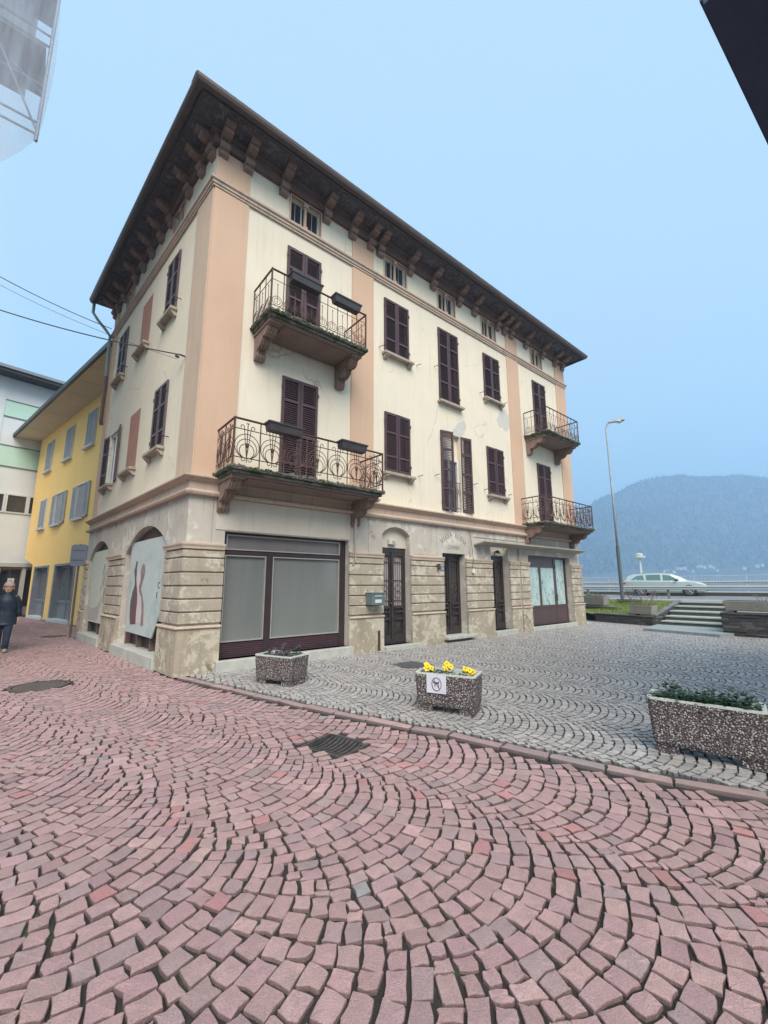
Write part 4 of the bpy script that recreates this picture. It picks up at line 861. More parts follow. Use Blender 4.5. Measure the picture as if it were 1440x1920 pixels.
mb=MB(); W.box(mb,.25,.55,1.7,2.1,-.26,-.25); part('notice',mb,mat('paper',(.8,.8,.78),.8),wb)
for z0,z1 in ((11.6,12.55),(8.6,9.8)):
    mb=MB(); W.box(mb,-5,1.85,z0,z1,-.1,.02); p_=part('mint_panel',mb,MINT,wb)
    mb=MB(); W.box(mb,-5,1.87,z0-.05,z0,-.1,.05); W.box(mb,-5,1.87,z1,z1+.05,-.1,.05); part('panel_trim',mb,GREYST,p_)
mb=MB(); W.box(mb,1.87,7,2.97,14,0,.03); part('side_pier',mb,WHT,wb)
mb=MB(); W.box(mb,-6,7,13.95,14.12,-8.8,1.0); part('eave',mb,ROOFD,wb)
mb=MB(); W.box(mb,-6,7,14.12,14.3,-8.9,1.1); part('roof_edge',mb,mat('zinc_grey',(.25,.27,.3),.5),wb)
for k_ in range(4):
    t_=-1.85+k_*1.02
    if k_==3: t_=1.22
    mb=MB()
    for u0,u1,y0,y1 in ((t_,t_+.09,5.85,6.98),(t_+.93,t_+1.02,5.85,6.98),(t_+.09,t_+.93,6.9,6.98),(t_+.09,t_+.93,5.85,5.92)): W.box(mb,u0,u1,y0,y1,.0,.06)
    w_=part('window',mb,CREAMF,wb); mb=MB(); W.box(mb,t_+.09,t_+.93,5.92,6.9,.0,.015); part('pane',mb,GLASS,w_)
# ------------------------------------------------------------------ street sign seen from behind
t=empty('street_sign',(-1.02,8.7,0),'grey road sign on a post, seen from the back, at the far street corner','sign')
mb=MB(); mb.tube([(-1.02,8.7,-.03),(-1.02,8.72,3.0)],.035,8); mb.build('pole',POSTR,t)
fr=Fr((-1.02,8.68,0),(.80,-.60,0),(-.60,-.80,0)); mb=MB(); a,b,z0,z1,c=-.26,.26,2.27,2.98,.06
fr.prism(mb,[(a+c,z0),(b-c,z0),(b,z0+c),(b,z1-c),(b-c,z1),(a+c,z1),(a,z1-c),(a,z0+c)],.04,.055); mb.build('plate',SIGNB,t)
mb=MB(); fr.box(mb,-.2,.2,2.45,2.48,.03,.06); fr.box(mb,-.2,.2,2.77,2.80,.03,.06); mb.build('clamp',POSTR,t)
# ------------------------------------------------------------------ cables
def ray(px,py): return (fw+rt*((px-720)/f_)+up*((960-py)/f_))
anch=Vector(Lf.P(.95,6.66,.12)); 
def cable(a,b,sag,r=.012,n=16):
    a=Vector(a); b=Vector(b); return [a.lerp(b,i/n)-Vector((0,0,sag*4*(i/n)*(1-i/n))) for i in range(n+1)],r
mb=MB(); 
LB=anch+(Vector((-3.53,5,8.52))-anch)*1.12
p_,r_=cable(anch,LB,.10); mb.tube(p_,.014,5)
mb.tube([Lf.P(.95,6.66,0),anch],.02,5)
for k_ in range(3): mb.ball(Vector(Lf.P(1.0+k_*.05,6.62+.03*k_,.14)),.035,.035,.03,6,4)
single('overhead_cable',mb,WIREM,'lower overhead cable anchored with insulators near the street corner pilaster','cable')
mb=MB(); p_,r_=cable(Lf.P(WID-.02,10.8,.1),(-4.4,8.6,11.55),.10); mb.tube(p_,.013,5); single('overhead_cable',mb,WIREM,'upper overhead cable running from the bent downpipe to the left','cable')
mb=MB(); p_,r_=cable(Lf.P(1.3,6.72,.06),(-4.3,6.6,10.2),.16); mb.tube(p_,.005,4); single('overhead_cable',mb,WIREM,'thin faint wire between the two overhead cables','cable')
# ------------------------------------------------------------------ scaffolded house, upper left
NB=empty('scaffolded_house',(-5.5,4,0),'grey house wrapped in scaffolding at the upper left edge','building')
mb=MB(); mb.box(-12,-5.6,2.2,9,0,19); mb.box(-9,-3.5,1.5,2.7,12.6,19); part('wall',mb,mat('grey_rough_render',(.40,.40,.39),.9,(.32,.32,.31),1.5,bump=.3),NB)
mb=MB(); mb.box(-9.2,-3.42,1.45,2.75,15.6,15.75); part('ledge',mb,STONE,NB)
SC=empty('scaffolding',(-3.04,.74,0),'steel pipe scaffold with pale translucent netting in the upper left corner','scaffold')
STL=mat('galvanised_pipe',(.22,.23,.27),.45,(.30,.31,.34),9.,metal=.5)
mb=MB()
for x_,y_ in ((-3.04,.74),(-4.0,.74)): mb.tube([(x_,y_,9.9),(x_,y_,19)],.03,7)
part('standard_pole',mb,STL,SC)
mb=MB()
for z_ in (10.05,10.3,11.15,12.1,12.35,14.0,14.4,16,17.5):
    mb.tube([(-3.04,.74,z_),(-9,.74,z_)],.022,6)
mb.tube([(-3.04,.74,10.1),(-4.0,.74,12.1)],.02,6); mb.tube([(-3.04,.74,10.95),(-3.5,.74,11.3)],.015,6); mb.tube([(-4.,.74,10.05),(-4.0,2.2,10.05)],.02,6)
part('ledger_pole',mb,STL,SC)
mb=MB(); mb.box(-9,-3.12,.85,2.0,12.14,12.19); mb.box(-9,-3.12,.85,2.0,14.04,14.09); part('deck_board',mb,mat('scaffold_board',(.22,.19,.16),.9,(.28,.25,.22),4.),SC)
NET=bpy.data.materials.new('debris_netting'); NET.use_nodes=True; nt=NET.node_tree; N=nt.nodes; L=nt.links; bs=N['Principled BSDF']; bs.inputs['Base Color'].default_value=(.62,.68,.80,1); bs.inputs['Roughness'].default_value=.8
tr=N.new('ShaderNodeBsdfTransparent'); tl=N.new('ShaderNodeBsdfTranslucent'); tl.inputs[0].default_value=(.62,.68,.80,1); a1=N.new('ShaderNodeMixShader'); a1.inputs[0].default_value=.5; L.new(bs.outputs[0],a1.inputs[1]); L.new(tl.outputs[0],a1.inputs[2])
ms=N.new('ShaderNodeMixShader'); tcn=N.new('ShaderNodeTexCoord'); no=N.new('ShaderNodeTexNoise'); no.inputs['Scale'].default_value=2.2; mpn=N.new('ShaderNodeMapping'); mpn.inputs['Scale'].default_value=(3,3,.5); L.new(tcn.outputs['Object'],mpn.inputs[0]); L.new(mpn.outputs[0],no.inputs['Vector'])
mrn=N.new('ShaderNodeMapRange'); mrn.inputs['From Min'].default_value=.3; mrn.inputs['From Max'].default_value=.7; mrn.inputs['To Min'].default_value=.38; mrn.inputs['To Max'].default_value=.62; L.new(no.outputs['Fac'],mrn.inputs[0]); L.new(mrn.outputs[0],ms.inputs[0]); L.new(tr.outputs[0],ms.inputs[1]); L.new(a1.outputs[0],ms.inputs[2]); L.new(ms.outputs[0],N['Material Output'].inputs[0])
mb=MB(); nx,nz=26,26
def netp(i,j,side):
    a=i/nx; b=j/nz
    if side==0:
        x_=-3.0-a*5.5+.07*sin(b*9)*(1-a); zb=9.95-1.75*(1-math.exp(-a*5.5*1.6))-a*1.2; zt=19
        y_=.68-.10*sin(a*19+b*3)*(1-b)
    else:
        x_=-2.99+.05*sin(a*9+b*7)+.14*sin(PI*min(1,b*2.2)); y_=.70+a*1.1; zb=9.95+a*1.6; zt=19; 
    return (x_,y_,zb+(zt-zb)*b)
for side in (0,):
    mb.add([netp(i,j,side) for i in range(nx+1) for j in range(nz+1)],[(i*(nz+1)+j,(i+1)*(nz+1)+j,(i+1)*(nz+1)+j+1,i*(nz+1)+j+1) for i in range(nx) for j in range(nz)])
part('netting',mb,NET,SC,smooth=True)
# ------------------------------------------------------------------ dark roof edge, upper right
ne=empty('near_house',(4,-11,0),'dark roof edge of the near house cutting the upper right corner','building')
mb=MB(); d_=Vector((.998,-.069,0)); fr=Fr((1.26,-8.21,6.0),d_,(.069,.998,0))
fr.box(mb,0,9,0,.05,-2.8,0); fr.box(mb,-.0,9,.05,.30,-2.8,.02); part('roof_edge',mb,mat('dark_roof_board',(.065,.085,.16),.7,(.045,.055,.11),3.,bump=.3),ne)
mb=MB(); fr.box(mb,1.2,8.5,-6.0,.0,-7,-1.6); part('wall',mb,mat('near_wall_render',(.45,.42,.38),.9),ne)

# ------------------------------------------------------------------ low walls, steps, lawn
SLATE=[mat('slate_dark',(.055,.05,.055),.8,(.09,.085,.085),6.,bump=.6),mat('slate_brown',(.10,.085,.08),.85,(.06,.055,.055),6.,bump=.6),mat('slate_pale',(.16,.15,.15),.85,(.10,.10,.10),6.,bump=.6)]
CAP=mat('slate_cap',(.20,.20,.20),.8,(.13,.13,.13),4.,bump=.4); CONCP=mat('old_concrete',(.30,.28,.25),.95,(.22,.21,.18),5.,patch=((.13,.13,.10),4.,.6,.08),bump=.7)
def slate_wall(name,p0,p1,z0,z1a,z1b,th,label,cap=True):
    p0=Vector((*p0,0)); p1=Vector((*p1,0)); u=(p1-p0); L_=u.length; u/=L_; n=Vector((u.y,-u.x,0)); fr=Fr(p0,u,n); mb=MB()
    z=z0; 
    while z<max(z1a,z1b)-.02:
        h=U_(.035,.07); x_=0
        while x_<L_-.01:
            l=min(U_(.15,.6),L_-x_); zt=z1a+(z1b-z1a)*(x_+l/2)/L_
            if z+.02<zt: fr.box(mb,x_,x_+l-.006,z,min(z+h-.006,zt),-th+U_(0,.02),U_(-.025,.005),R.choice((0,0,1,1,2)))
            x_+=l
        z+=h
    o=mb.build(name,SLATE); tag(o,label,'wall')
    if cap:
        mb=MB(); mb.hexa([fr.P(-.02,z1a,.03),fr.P(L_+.02,z1b,.03),fr.P(L_+.02,z1b,-th-.02),fr.P(-.02,z1a,-th-.02),fr.P(-.02,z1a+.035,.03),fr.P(L_+.02,z1b+.035,.03),fr.P(L_+.02,z1b+.035,-th-.02),fr.P(-.02,z1a+.035,-th-.02)]); mb.build('coping',CAP,o)
    return o
slate_wall('low_wall',(17.32,.28),(16.72,-2.22),0,.36,.36,.32,'low dark slate wall with a flat coping in front of the grass')
slate_wall('low_wall',(16.74,-2.34),(19.3,-2.5),0,.40,.93,.14,'sloping slate cheek wall climbing beside the left of the steps')
slate_wall('low_wall',(18.85,2.3),(18.1,-.38),0,.60,.60,.35,'slate wall segment right behind the building corner')
slate_wall('retaining_wall',(15.05,-4.78),(14.75,-9.5),0,.70,.70,.4,'tall dark stacked slate wall at the right edge beside the steps')
slate_wall('retaining_wall',(19.3,-4.62),(15.1,-4.74),0,.90,.70,.2,'slate side wall running back along the right of the steps',False)
mb=MB(); mb.add([(17.3,.4,.34),(16.85,-2.2,.34),(19.5,-2.5,.88),(19.62,-2.5,.90),(19.62,30,.90),(18.9,30,.55),(18.6,2.0,.45)],[(0,1,2,3,4,5,6)])
lawn=struct(mb.build('lawn',mat('turf',(.10,.15,.035),1,(.16,.17,.06),3.,bump=.8),origin=(18,0,.3)))
mb=MB(); mb.add([(15.2,-4.9,.66),(15,-12,.66),(19.62,-12,.86),(19.62,-4.75,.86)],[(0,1,2,3)]); struct(mb.build('raised_bed',mat('bed_gravel',(.28,.27,.25),1,(.2,.19,.18),4.,bump=.6),origin=(17,-6,.6)))
gm=MB()
for i in range(9000):
    y_=U_(-2.35,3.2); f2=R.random(); x0=17.2+max(0,(y_+.2))*.8 if y_>-.2 else 17.2+(y_+.2)*.15; x_=x0+(19.55-x0)*f2; z_=.36+(.88-.36)*f2
    a=U_(0,2*PI); h=U_(.04,.11); gm.add([(x_-.006*cos(a),y_-.006*sin(a),z_-.01),(x_+.006*cos(a),y_+.006*sin(a),z_-.01),(x_+U_(-.03,.03),y_+U_(-.03,.03),z_+h)],[(0,1,2)],R.choice((0,0,1)))
g=gm.build('grass',[mat('grass_green',(.16,.26,.045),.8,(.12,.20,.04),2.),mat('grass_straw',(.32,.30,.12),.9)]); tag(g,'short green grass on the slope behind the low wall','grass',kind='stuff')
# steps
t=empty('stone_steps',(18,-3.5,0),'five wide grey stone steps climbing from the square to the lakeside road','steps')
fx=[16.75,17.3,17.95,18.65,19.25]; fz=[.25,.41,.58,.75,.91]; STP=mat('step_slab',(.40,.42,.40),.85,(.32,.33,.31),4.,bump=.3); RIS=mat('step_riser',(.10,.115,.095),.9,(.07,.08,.07),5.,bump=.4)
for i in range(5):
    z0=.1 if i==0 else fz[i-1]; x1=fx[i+1]+.05 if i<4 else 19.75
    mb=MB(); mb.box(fx[i],x1+.02,-4.62,-2.5+.02*i,z0-.02,fz[i]-.055); mb.build('riser',RIS,t)
    mb=MB(); mb.box(fx[i]-.04,x1,-4.62,-2.5+.02*i,fz[i]-.05,fz[i]); mb.build('tread',STP,t,bevel=.008)
mb=MB(); q=[(14.62,-2.58),(14.22,-4.86),(15.0,-5.05),(15.05,-4.78),(16.9,-4.65),(16.8,-2.35)]
mb.add([(x_,y_,0) for x_,y_ in q]+[(x_,y_,.10) for x_,y_ in q],[(0,1,2,3,4,5),(11,10,9,8,7,6)]+[(i,(i+1)%6,6+(i+1)%6,6+i) for i in range(6)])
single('stone_platform',mb,mat('platform_pavers',(.30,.34,.34),.8,(.22,.25,.25),9.,patch=((.45,.48,.48),14.,.6,.04),bump=.5),'low pale paved platform at the foot of the steps','platform')
# concrete troughs on the walls
def trough(c,u,L_,W_,H_,z,label):
    u=Vector((*u,0)).normalized(); n=Vector((u.y,-u.x,0)); fr=Fr((c[0],c[1],z),u,n); t=empty('concrete_planter',(c[0],c[1],z),label,'planter','grey concrete troughs by the steps')
    mb=MB(); mb.hexa([fr.P(.06,.05,-.03),fr.P(L_-.06,.05,-.03),fr.P(L_-.06,.05,-W_+.03),fr.P(.06,.05,-W_+.03),fr.P(0,H_,0),fr.P(L_,H_,0),fr.P(L_,H_,-W_),fr.P(0,H_,-W_)])
    fr.box(mb,.1,.25,0,.05,-W_+.05,-.05); fr.box(mb,L_-.25,L_-.1,0,.05,-W_+.05,-.05); mb.build('trough',CONCP,t,bevel=.02)
    mb=MB(); fr.box(mb,.05,L_-.05,H_+.001,H_+.012,-W_+.05,-.05); mb.build('soil',SOIL,t); return fr
f1=trough((18.66,1.5),(-.27,-.96),1.30,.42,.44,.63,'concrete trough on the wall just behind the building corner')
mb=MB(); 
for i in range(5): leafclump(mb,f1.P(.2+.22*i,.44,-.2),.16,.12,90,.05)
single('trough_moss',mb,mat('moss_plant',(.15,.17,.06),.9,(.10,.12,.04),8.),'low mossy plants in the trough behind the building corner','plant')
f2=trough((16.90,-1.30),(-.24,-.97),.98,.40,.40,.40,'concrete trough with a bare shrub on the low slate wall')
f3=trough((14.95,-4.86),(-.06,-1),2.2,.5,.36,.74,'long concrete trough on the tall slate wall at the right edge')
TW=mat('dry_twig',(.20,.15,.15),.9,(.14,.10,.10),9.)
def shrub(c,r,h,n,label,name='bare_shrub'):
    mb=MB()
    def grow(p,d,l,rad,k):
        q=p+d*l; mb.tube([p,p.lerp(q,.5)+Vector((U_(-1,1),U_(-1,1),0))*l*.08,q],[rad,rad*.8,rad*.6],4)
        if k>0:
            for _ in range(R.choice((2,3))): grow(q,(d+Vector((U_(-.8,.8),U_(-.8,.8),U_(-.2,.6)))).normalized(),l*U_(.6,.85),rad*.65,k-1)
    for i in range(n):
        a=2*PI*i/n; grow(Vector((c[0]+r*.4*cos(a)*U_(0,1),c[1]+r*.8*sin(a)*U_(0,1),c[2])),Vector((cos(a)*.5,sin(a)*.7,U_(.5,1))).normalized(),h*.36,.011,3)
    single(name,mb,TW,label,'plant')
shrub(f2.P(.5,.40,-.2),.5,.75,13,'bare twiggy shrub spreading over the trough by the steps')
shrub(f3.P(.95,.36,-.2),.1,.22,3,'tiny dry plant sticking up from the trough at the right edge','dry_plant')
mb=MB(); mb.box(15.7,16.2,-.1,.5,.02,.05); single('stone_slab',mb,CONC,'thin stone slab lying in front of the low wall beside the building','slab')
mb=MB(); mb.box(19.2,19.5,-1.0,.05,.92,.95); single('metal_cover',mb,DM,'flat dark metal cover lying in the grass','cover')
# ------------------------------------------------------------------ lamps, guardrails, railing
GAL=mat('galvanised_steel',(.52,.57,.59),.5,(.33,.37,.39),3.,metal=.4)
lb=Vector((19.9,.05,.9)); t=empty('street_lamp',lb,'tall grey street lamp with a curved arm and flat head by the lakeside road','street lamp')
hd_=ray(1156,793); 
mb=MB(); mb.tube([lb,lb+Vector((0,0,2.6))],.085,10); mb.build('pole_base',mat('dark_pole_paint',(.10,.12,.13),.5),t)
top=lb+Vector((0,0,9.0)); arm=Vector((.38,-.92,0)).normalized()
mb=MB(); mb.tube([lb+Vector((0,0,2.6)),lb+Vector((0,0,5.5)),top-Vector((0,0,.35)),top-Vector((0,0,.12))+arm*.06,top+arm*.16],[.06,.05,.04,.035,.03],10); mb.build('pole',GAL,t,smooth=True)
mb=MB(); fr=Fr(top+arm*.12,arm,(arm.y,-arm.x,0))
mb.hexa([fr.P(0,-.05,.08),fr.P(.75,-.03,.14),fr.P(.75,-.03,-.14),fr.P(0,-.05,-.08),fr.P(0,.06,.06),fr.P(.72,.09,.10),fr.P(.72,.09,-.10),fr.P(0,.06,-.06)]); mb.build('lamp_head',mat('lamp_housing',(.42,.42,.38),.5),t,bevel=.02)
mb=MB(); mb.ball(fr.P(.48,-.05,0),.24,.13,.07,10,6); mb.build('lens',mat('lamp_lens',(.70,.72,.70),.25),t,smooth=True)
pb=Vector((36.0-.9,4.4,1.14)); t=empty('promenade_lamp',pb,'short white lamp with a disc-shaped head on the lakeside promenade','street lamp')
mb=MB(); mb.tube([pb,pb+Vector((0,0,2.6))],[.10,.08],8); mb.build('pole',mat('pale_green_paint',(.55,.62,.60),.5),t)
mb=MB(); mb.tube([pb+Vector((0,0,z_)) for z_ in (2.55,2.6,2.72,2.75,2.9,2.98)],[.10,.42,.44,.22,.30,.05],12); mb.build('lamp_head',mat('lamp_cream',(.65,.66,.62),.5),t)
def guard(x_,z_,y0,y1,h,label,rail=.26):
    t=empty('guardrail',(x_,(y0+y1)/2,z_),label,'guardrail'); mb=MB(); P8=[]
    for k_,(dx,dz) in enumerate(((0,0),(-.05,.03),(-.05,.07),(0,.10),(-.05,.13),(-.05,.17),(0,.20))): P8.append((x_+dx-.08,z_+h-.20+dz))
    n_=len(P8); mb.add([(a_,y0,b_) for a_,b_ in P8]+[(a_+.012,y0,b_) for a_,b_ in P8]+[(a_,y1,b_) for a_,b_ in P8]+[(a_+.012,y1,b_) for a_,b_ in P8],[(j,j+1,2*n_+j+1,2*n_+j) for j in range(n_-1)]+[(n_+j,n_+j+1,3*n_+j+1,3*n_+j) for j in range(n_-1)]+[(n_-1,2*n_-1,4*n_-1,3*n_-1),(0,n_,3*n_,2*n_)])
    mb.build('beam',mat('guard_beam',(.48,.50,.50),.5,(.42,.44,.44),2.,metal=.2),t)
    y_=y1
    posts=[]
    while y_>y0:
        mb=MB(); mb.box(x_-.03,x_+.06,y_-.05,y_+.05,z_,z_+h-.02); posts.append(mb.build('post',mat('guard_post',(.22,.24,.24),.6),t)); y_-=4.0
guard(22.4+.0,.9,-13.15,34.85,.66,'nearer grey guardrail between the steps and the road'); guard(31.9,1.14,-21,60,.70,'farther guardrail behind the car on the promenade side')
t=empty('lakeside_railing',(35.3,10,1.14),'long pale railing with thin upright bars along the lake shore','railing')
RL=mat('railing_pale_blue',(.42,.47,.52),.5); mb=MB()
for z_ in (2.23,1.30): mb.tube([(35.3,-26,z_),(35.3,75,z_)],.03,5)
i=0; y_=-26
while y_<75: mb.box(35.285,35.315,y_-.012,y_+.012,1.3,2.23); y_+=.17 if y_<30 else .4
mb.build('bars',RL,t)
mb=MB(); y_=-26
while y_<75: mb.box(35.26,35.34,y_-.04,y_+.04,1.13,2.3); y_+=3.
mb.build('posts',RL,t)
# ------------------------------------------------------------------ car
CARP=mat('silver_green_paint',(.46,.53,.51),.3,(.44,.51,.49),1.,metal=.35,coat=.6); CG=mat('car_glass',(.08,.14,.14),.05,(.10,.18,.18),1.,spec=.9); TYR=mat('tyre_rubber',(.02,.02,.02),.8); RIMM=mat('alloy',(.40,.42,.42),.35,metal=.6); BLK=mat('black_trim',(.02,.022,.024),.5)
cr_=Vector((29.09,2.44,.906)); cf_=Vector((29.56,-.20,.906)); u=(cf_-cr_).normalized(); n=Vector((u.y,-u.x,0)); 
if (CAM-cr_).dot(n)<0: n=-n
t=empty('parked_car',cr_.lerp(cf_,.5),'silver-green estate car passing on the road behind the guardrail','car')
cf=Fr(cr_,u,n) # u=0 rear axle, 2.65 front axle; o: near side +, body centre at o=-.75
def sect(x,zb,zs,zt,wb_,ws,wt): # half section as list of (half width, z)
    return [(wb_*.92,zb),(wb_,zb+.10),(ws,zs-.25),(ws*.985,zs-.04),(ws*.94,zs),(wt,zt-.05),(wt*.86,zt)]
st_=[(-.98,.42,.82,.90,.80,.82,.70),(-.90,.26,.93,1.05,.84,.86,.68),(-.72,.24,.98,1.30,.86,.89,.66),(-.35,.22,.98,1.42,.87,.90,.65),(.4,.20,.96,1.46,.87,.90,.65),(1.2,.20,.94,1.47,.87,.90,.65),(1.75,.20,.93,1.42,.87,.90,.63),(2.15,.20,.93,1.24,.87,.89,.64),(2.55,.20,.92,1.00,.86,.88,.68),(3.0,.22,.86,.91,.84,.86,.66),(3.35,.25,.76,.81,.80,.82,.60),(3.52,.36,.62,.66,.70,.72,.5)]
mb=MB(); K_=None; vs=[]
for s_ in st_:
    h=sect(*s_); full=[(w_,z_) for w_,z_ in h]+[(-w_,z_) for w_,z_ in reversed(h)]; K_=len(full); vs+=[cf.P(s_[0],z_,-.78+w_) for w_,z_ in full]
fs=[]; mi=[]
for i in range(len(st_)-1):
    for j in range(K_):
        fs.append((i*K_+j,i*K_+(j+1)%K_,(i+1)*K_+(j+1)%K_,(i+1)*K_+j))
fs.append(tuple(range(K_))); fs.append(tuple((len(st_)-1)*K_+j for j in range(K_))[::-1]); mb.add(vs,fs); body=mb.build('body',CARP,t,smooth=False)
# side windows, on the greenhouse plane
def gpt(x,k): # point on the greenhouse side, k 0 belt..1 roof
    for i in range(len(st_)-1):
        if st_[i][0]<=x<=st_[i+1][0]:
            f3_=(x-st_[i][0])/(st_[i+1][0]-st_[i][0]); a=sect(*st_[i]); b=sect(*st_[i+1])
            w0=a[4][0]*(1-f3_)+b[4][0]*f3_; z0=a[4][1]*(1-f3_)+b[4][1]*f3_; w1=a[5][0]*(1-f3_)+b[5][0]*f3_; z1=a[5][1]*(1-f3_)+b[5][1]*f3_
            return w0+(w1-w0)*k,z0+(z1-z0)*k
for sd in (1,-1):
    for xs in ([(-.55,.12),(-.20,.80),(.18,.86),(.26,.1)],[(.38,.1),(.34,.87),(.80,.88),(1.16,.87),(1.18,.1)],[(1.30,.1),(1.28,.87),(1.60,.84),(1.80,.76),(2.2,.14)]):
        pts_=[]
        for x_,k_ in xs:
            w_,z_=gpt(x_,k_); pts_.append(cf.P(x_,z_,-.78+sd*(w_+.008)))
        mb=MB(); mb.add(pts_,[tuple(range(len(pts_)))]); mb.build('side_window',CG,t)
    mb=MB(); cf.box(mb,-.75,3.1,.49,.53,-.78+sd*.895-.012,-.78+sd*.895+.012); cf.box(mb,-.3,1.7,1.475,1.49,-.78+sd*.55-.015,-.78+sd*.55+.015); mb.build('trim_strip',RIMM,t)
    mb=MB(); mb.ball(cf.P(2.02,.99,-.78+sd*1.0),.10,.10,.07,8,5); mb.build('wing_mirror',BLK if sd>0 else CARP,t)
    mb=MB(); mb.ball(cf.P(-.90,.82,-.78+sd*.78),.12,.12,.10,8,5); mb.build('tail_light',mat('tail_red',(.55,.03,.05),.3),t)
    mb=MB(); mb.ball(cf.P(3.3,.66,-.78+sd*.66),.16,.16,.08,8,5); mb.build('headlight',mat('headlamp',(.6,.65,.66),.15),t)
    for x_ in (0,2.65):
        c=Vector(cf.P(x_,.33,-.78+sd*.80)); o_=n*sd
        mb=MB(); mb.tube([c-o_*.12,c+o_*.085],.375,20); mb.build('wheel_arch',BLK,t)
        mb=MB(); mb.tube([c-o_*.1,c+o_*.09,c+o_*.115],[.32,.32,.30],20); w_=mb.build('tyre',TYR,t,smooth=False)
        mb=MB(); mb.tube([c+o_*.118,c+o_*.122],.055,10)
        for k_ in range(9):
            a=2*PI*k_/9; d=u*cos(a)+Vector((0,0,1))*sin(a); mb.tube([c+o_*.12,c+o_*.12+d*.21],.016,4)
        mb.tube([c+o_*.12+(u*cos(a)+Vector((0,0,1))*sin(a))*.21 for a in [k_*PI/10 for k_ in range(20)]],.018,4,closed=True); mb.build('rim',RIMM,w_)
mb=MB(); pts_=[cf.P(2.42,1.02,-.78-.56),cf.P(2.42,1.02,-.78+.56),cf.P(1.80,1.40,-.78+.50),cf.P(1.80,1.40,-.78-.50)]; mb.add([Vector(p)+Vector((0,0,.035)) for p in pts_],[(0,1,2,3)]); mb.build('windscreen',CG,t)
mb=MB(); cf.box(mb,3.36,3.53,.32,.44,-1.2,-.36); mb.build('bumper_grille',BLK,t)
# ------------------------------------------------------------------ hills across the lake
hill=[(.9079,.4192,.150),(.9285,.3714,.180),(.9426,.3338,.1925),(.9523,.3053,.2015),(.9629,.2699,.2065),(.9705,.2413,.206),(.9778,.2096,.1963),(.983,.1835,.1915),(.9892,.1467,.1853),(.9922,.1246,.1795)]
az=[math.atan2(b,a) for a,b,c in hill]; el=[c for a,b,c in hill]
az=[1.6,1.2,.9,.62,.52]+az+[.0,-.25,-.6]; el=[.03,.04,.05,.075,.115]+el+[.17,.15,.12]
za=np.array(az)[::-1]; ze_=np.array(el)[::-1]
NA,NR=420,46; vs=[]
for i in range(NA+1):
    a=-.03+1.5*i/NA; e_=float(np.interp(a,za,ze_)); Rr_=1900*(1+.04*sin(a*9)); H=e_*Rr_
    for j in range(NR+1):
        f3=j/NR; r_=Rr_-820+ (820+500*(max(0,f3-.8)/.2))*min(1,f3/.8) if f3>.8 else Rr_-820+820*f3/.8
        sh_=(sin(PI/2*min(1,f3/.8))**1.15) if f3<=.8 else 1-.5*(f3-.8)/.2
        x_=CAM.x+r_*cos(a); y_=CAM.y+r_*sin(a)
        nz=mnoise.fractal(Vector((x_*.006,y_*.006,3.)),1.0,2.1,5)*26*min(1,f3*4)*(0.35 if abs(f3-.8)<.06 else 1)+mnoise.noise(Vector((x_*.05,y_*.05,1)))*5*min(1,f3*5)
        vs.append((x_,y_,-2+H*sh_+nz-(0 if f3>0 else 3)))
mb=MB(); mb.add(vs,[(i*(NR+1)+j,(i+1)*(NR+1)+j,(i+1)*(NR+1)+j+1,i*(NR+1)+j+1) for i in range(NA) for j in range(NR)])
HM=mat('winter_wood',(.12,.115,.09),1,(.055,.06,.05),.03,patch=[((.09,.10,.05),.012,.6,.1),((.20,.18,.15),.05,.64,.06)],bump=1,bsc=.06); struct(mb.build('hills',HM,smooth=True,origin=(1500,500,-3)))
# winter trees bristling on the slope and the ridge
tm=MB()
HV=vs
for k_ in range(22000):
    i=R.randint(2,int(NA*.45)); j=R.randint(3,int(NR*.8)) if k_%5 else R.randint(int(NR*.76),int(NR*.81)); a_=HV[i*(NR+1)+j]; b_=HV[(i+1)*(NR+1)+j+1]; f3=R.random(); g_=R.random(); c_=HV[(i+1)*(NR+1)+j]
    x_=a_[0]+(b_[0]-a_[0])*f3+U_(-6,6); y_=a_[1]+(b_[1]-a_[1])*f3+U_(-6,6); z_=a_[2]+(b_[2]-a_[2])*f3-2; h=U_(6,12); w_=U_(1.2,2.6)
    for q_ in range(2):
        an_=U_(0,PI); dx,dy=w_*cos(an_),w_*sin(an_); tm.add([(x_-dx*.3,y_-dy*.3,z_),(x_+dx*.3,y_+dy*.3,z_),(x_+dx,y_+dy,z_+h*.6),(x_+dx*.2,y_+dy*.2,z_+h),(x_-dx,y_-dy,z_+h*.65)],[(0,1,2,3,4)],k_%3)
o=tm.build('hillside_woods',[mat('wood_a',(.085,.085,.07),1),mat('wood_b',(.15,.135,.115),1),mat('wood_c',(.06,.075,.045),1)]); tag(o,'far-off leafless wood covering the hill across the lake','wood',kind='stuff')
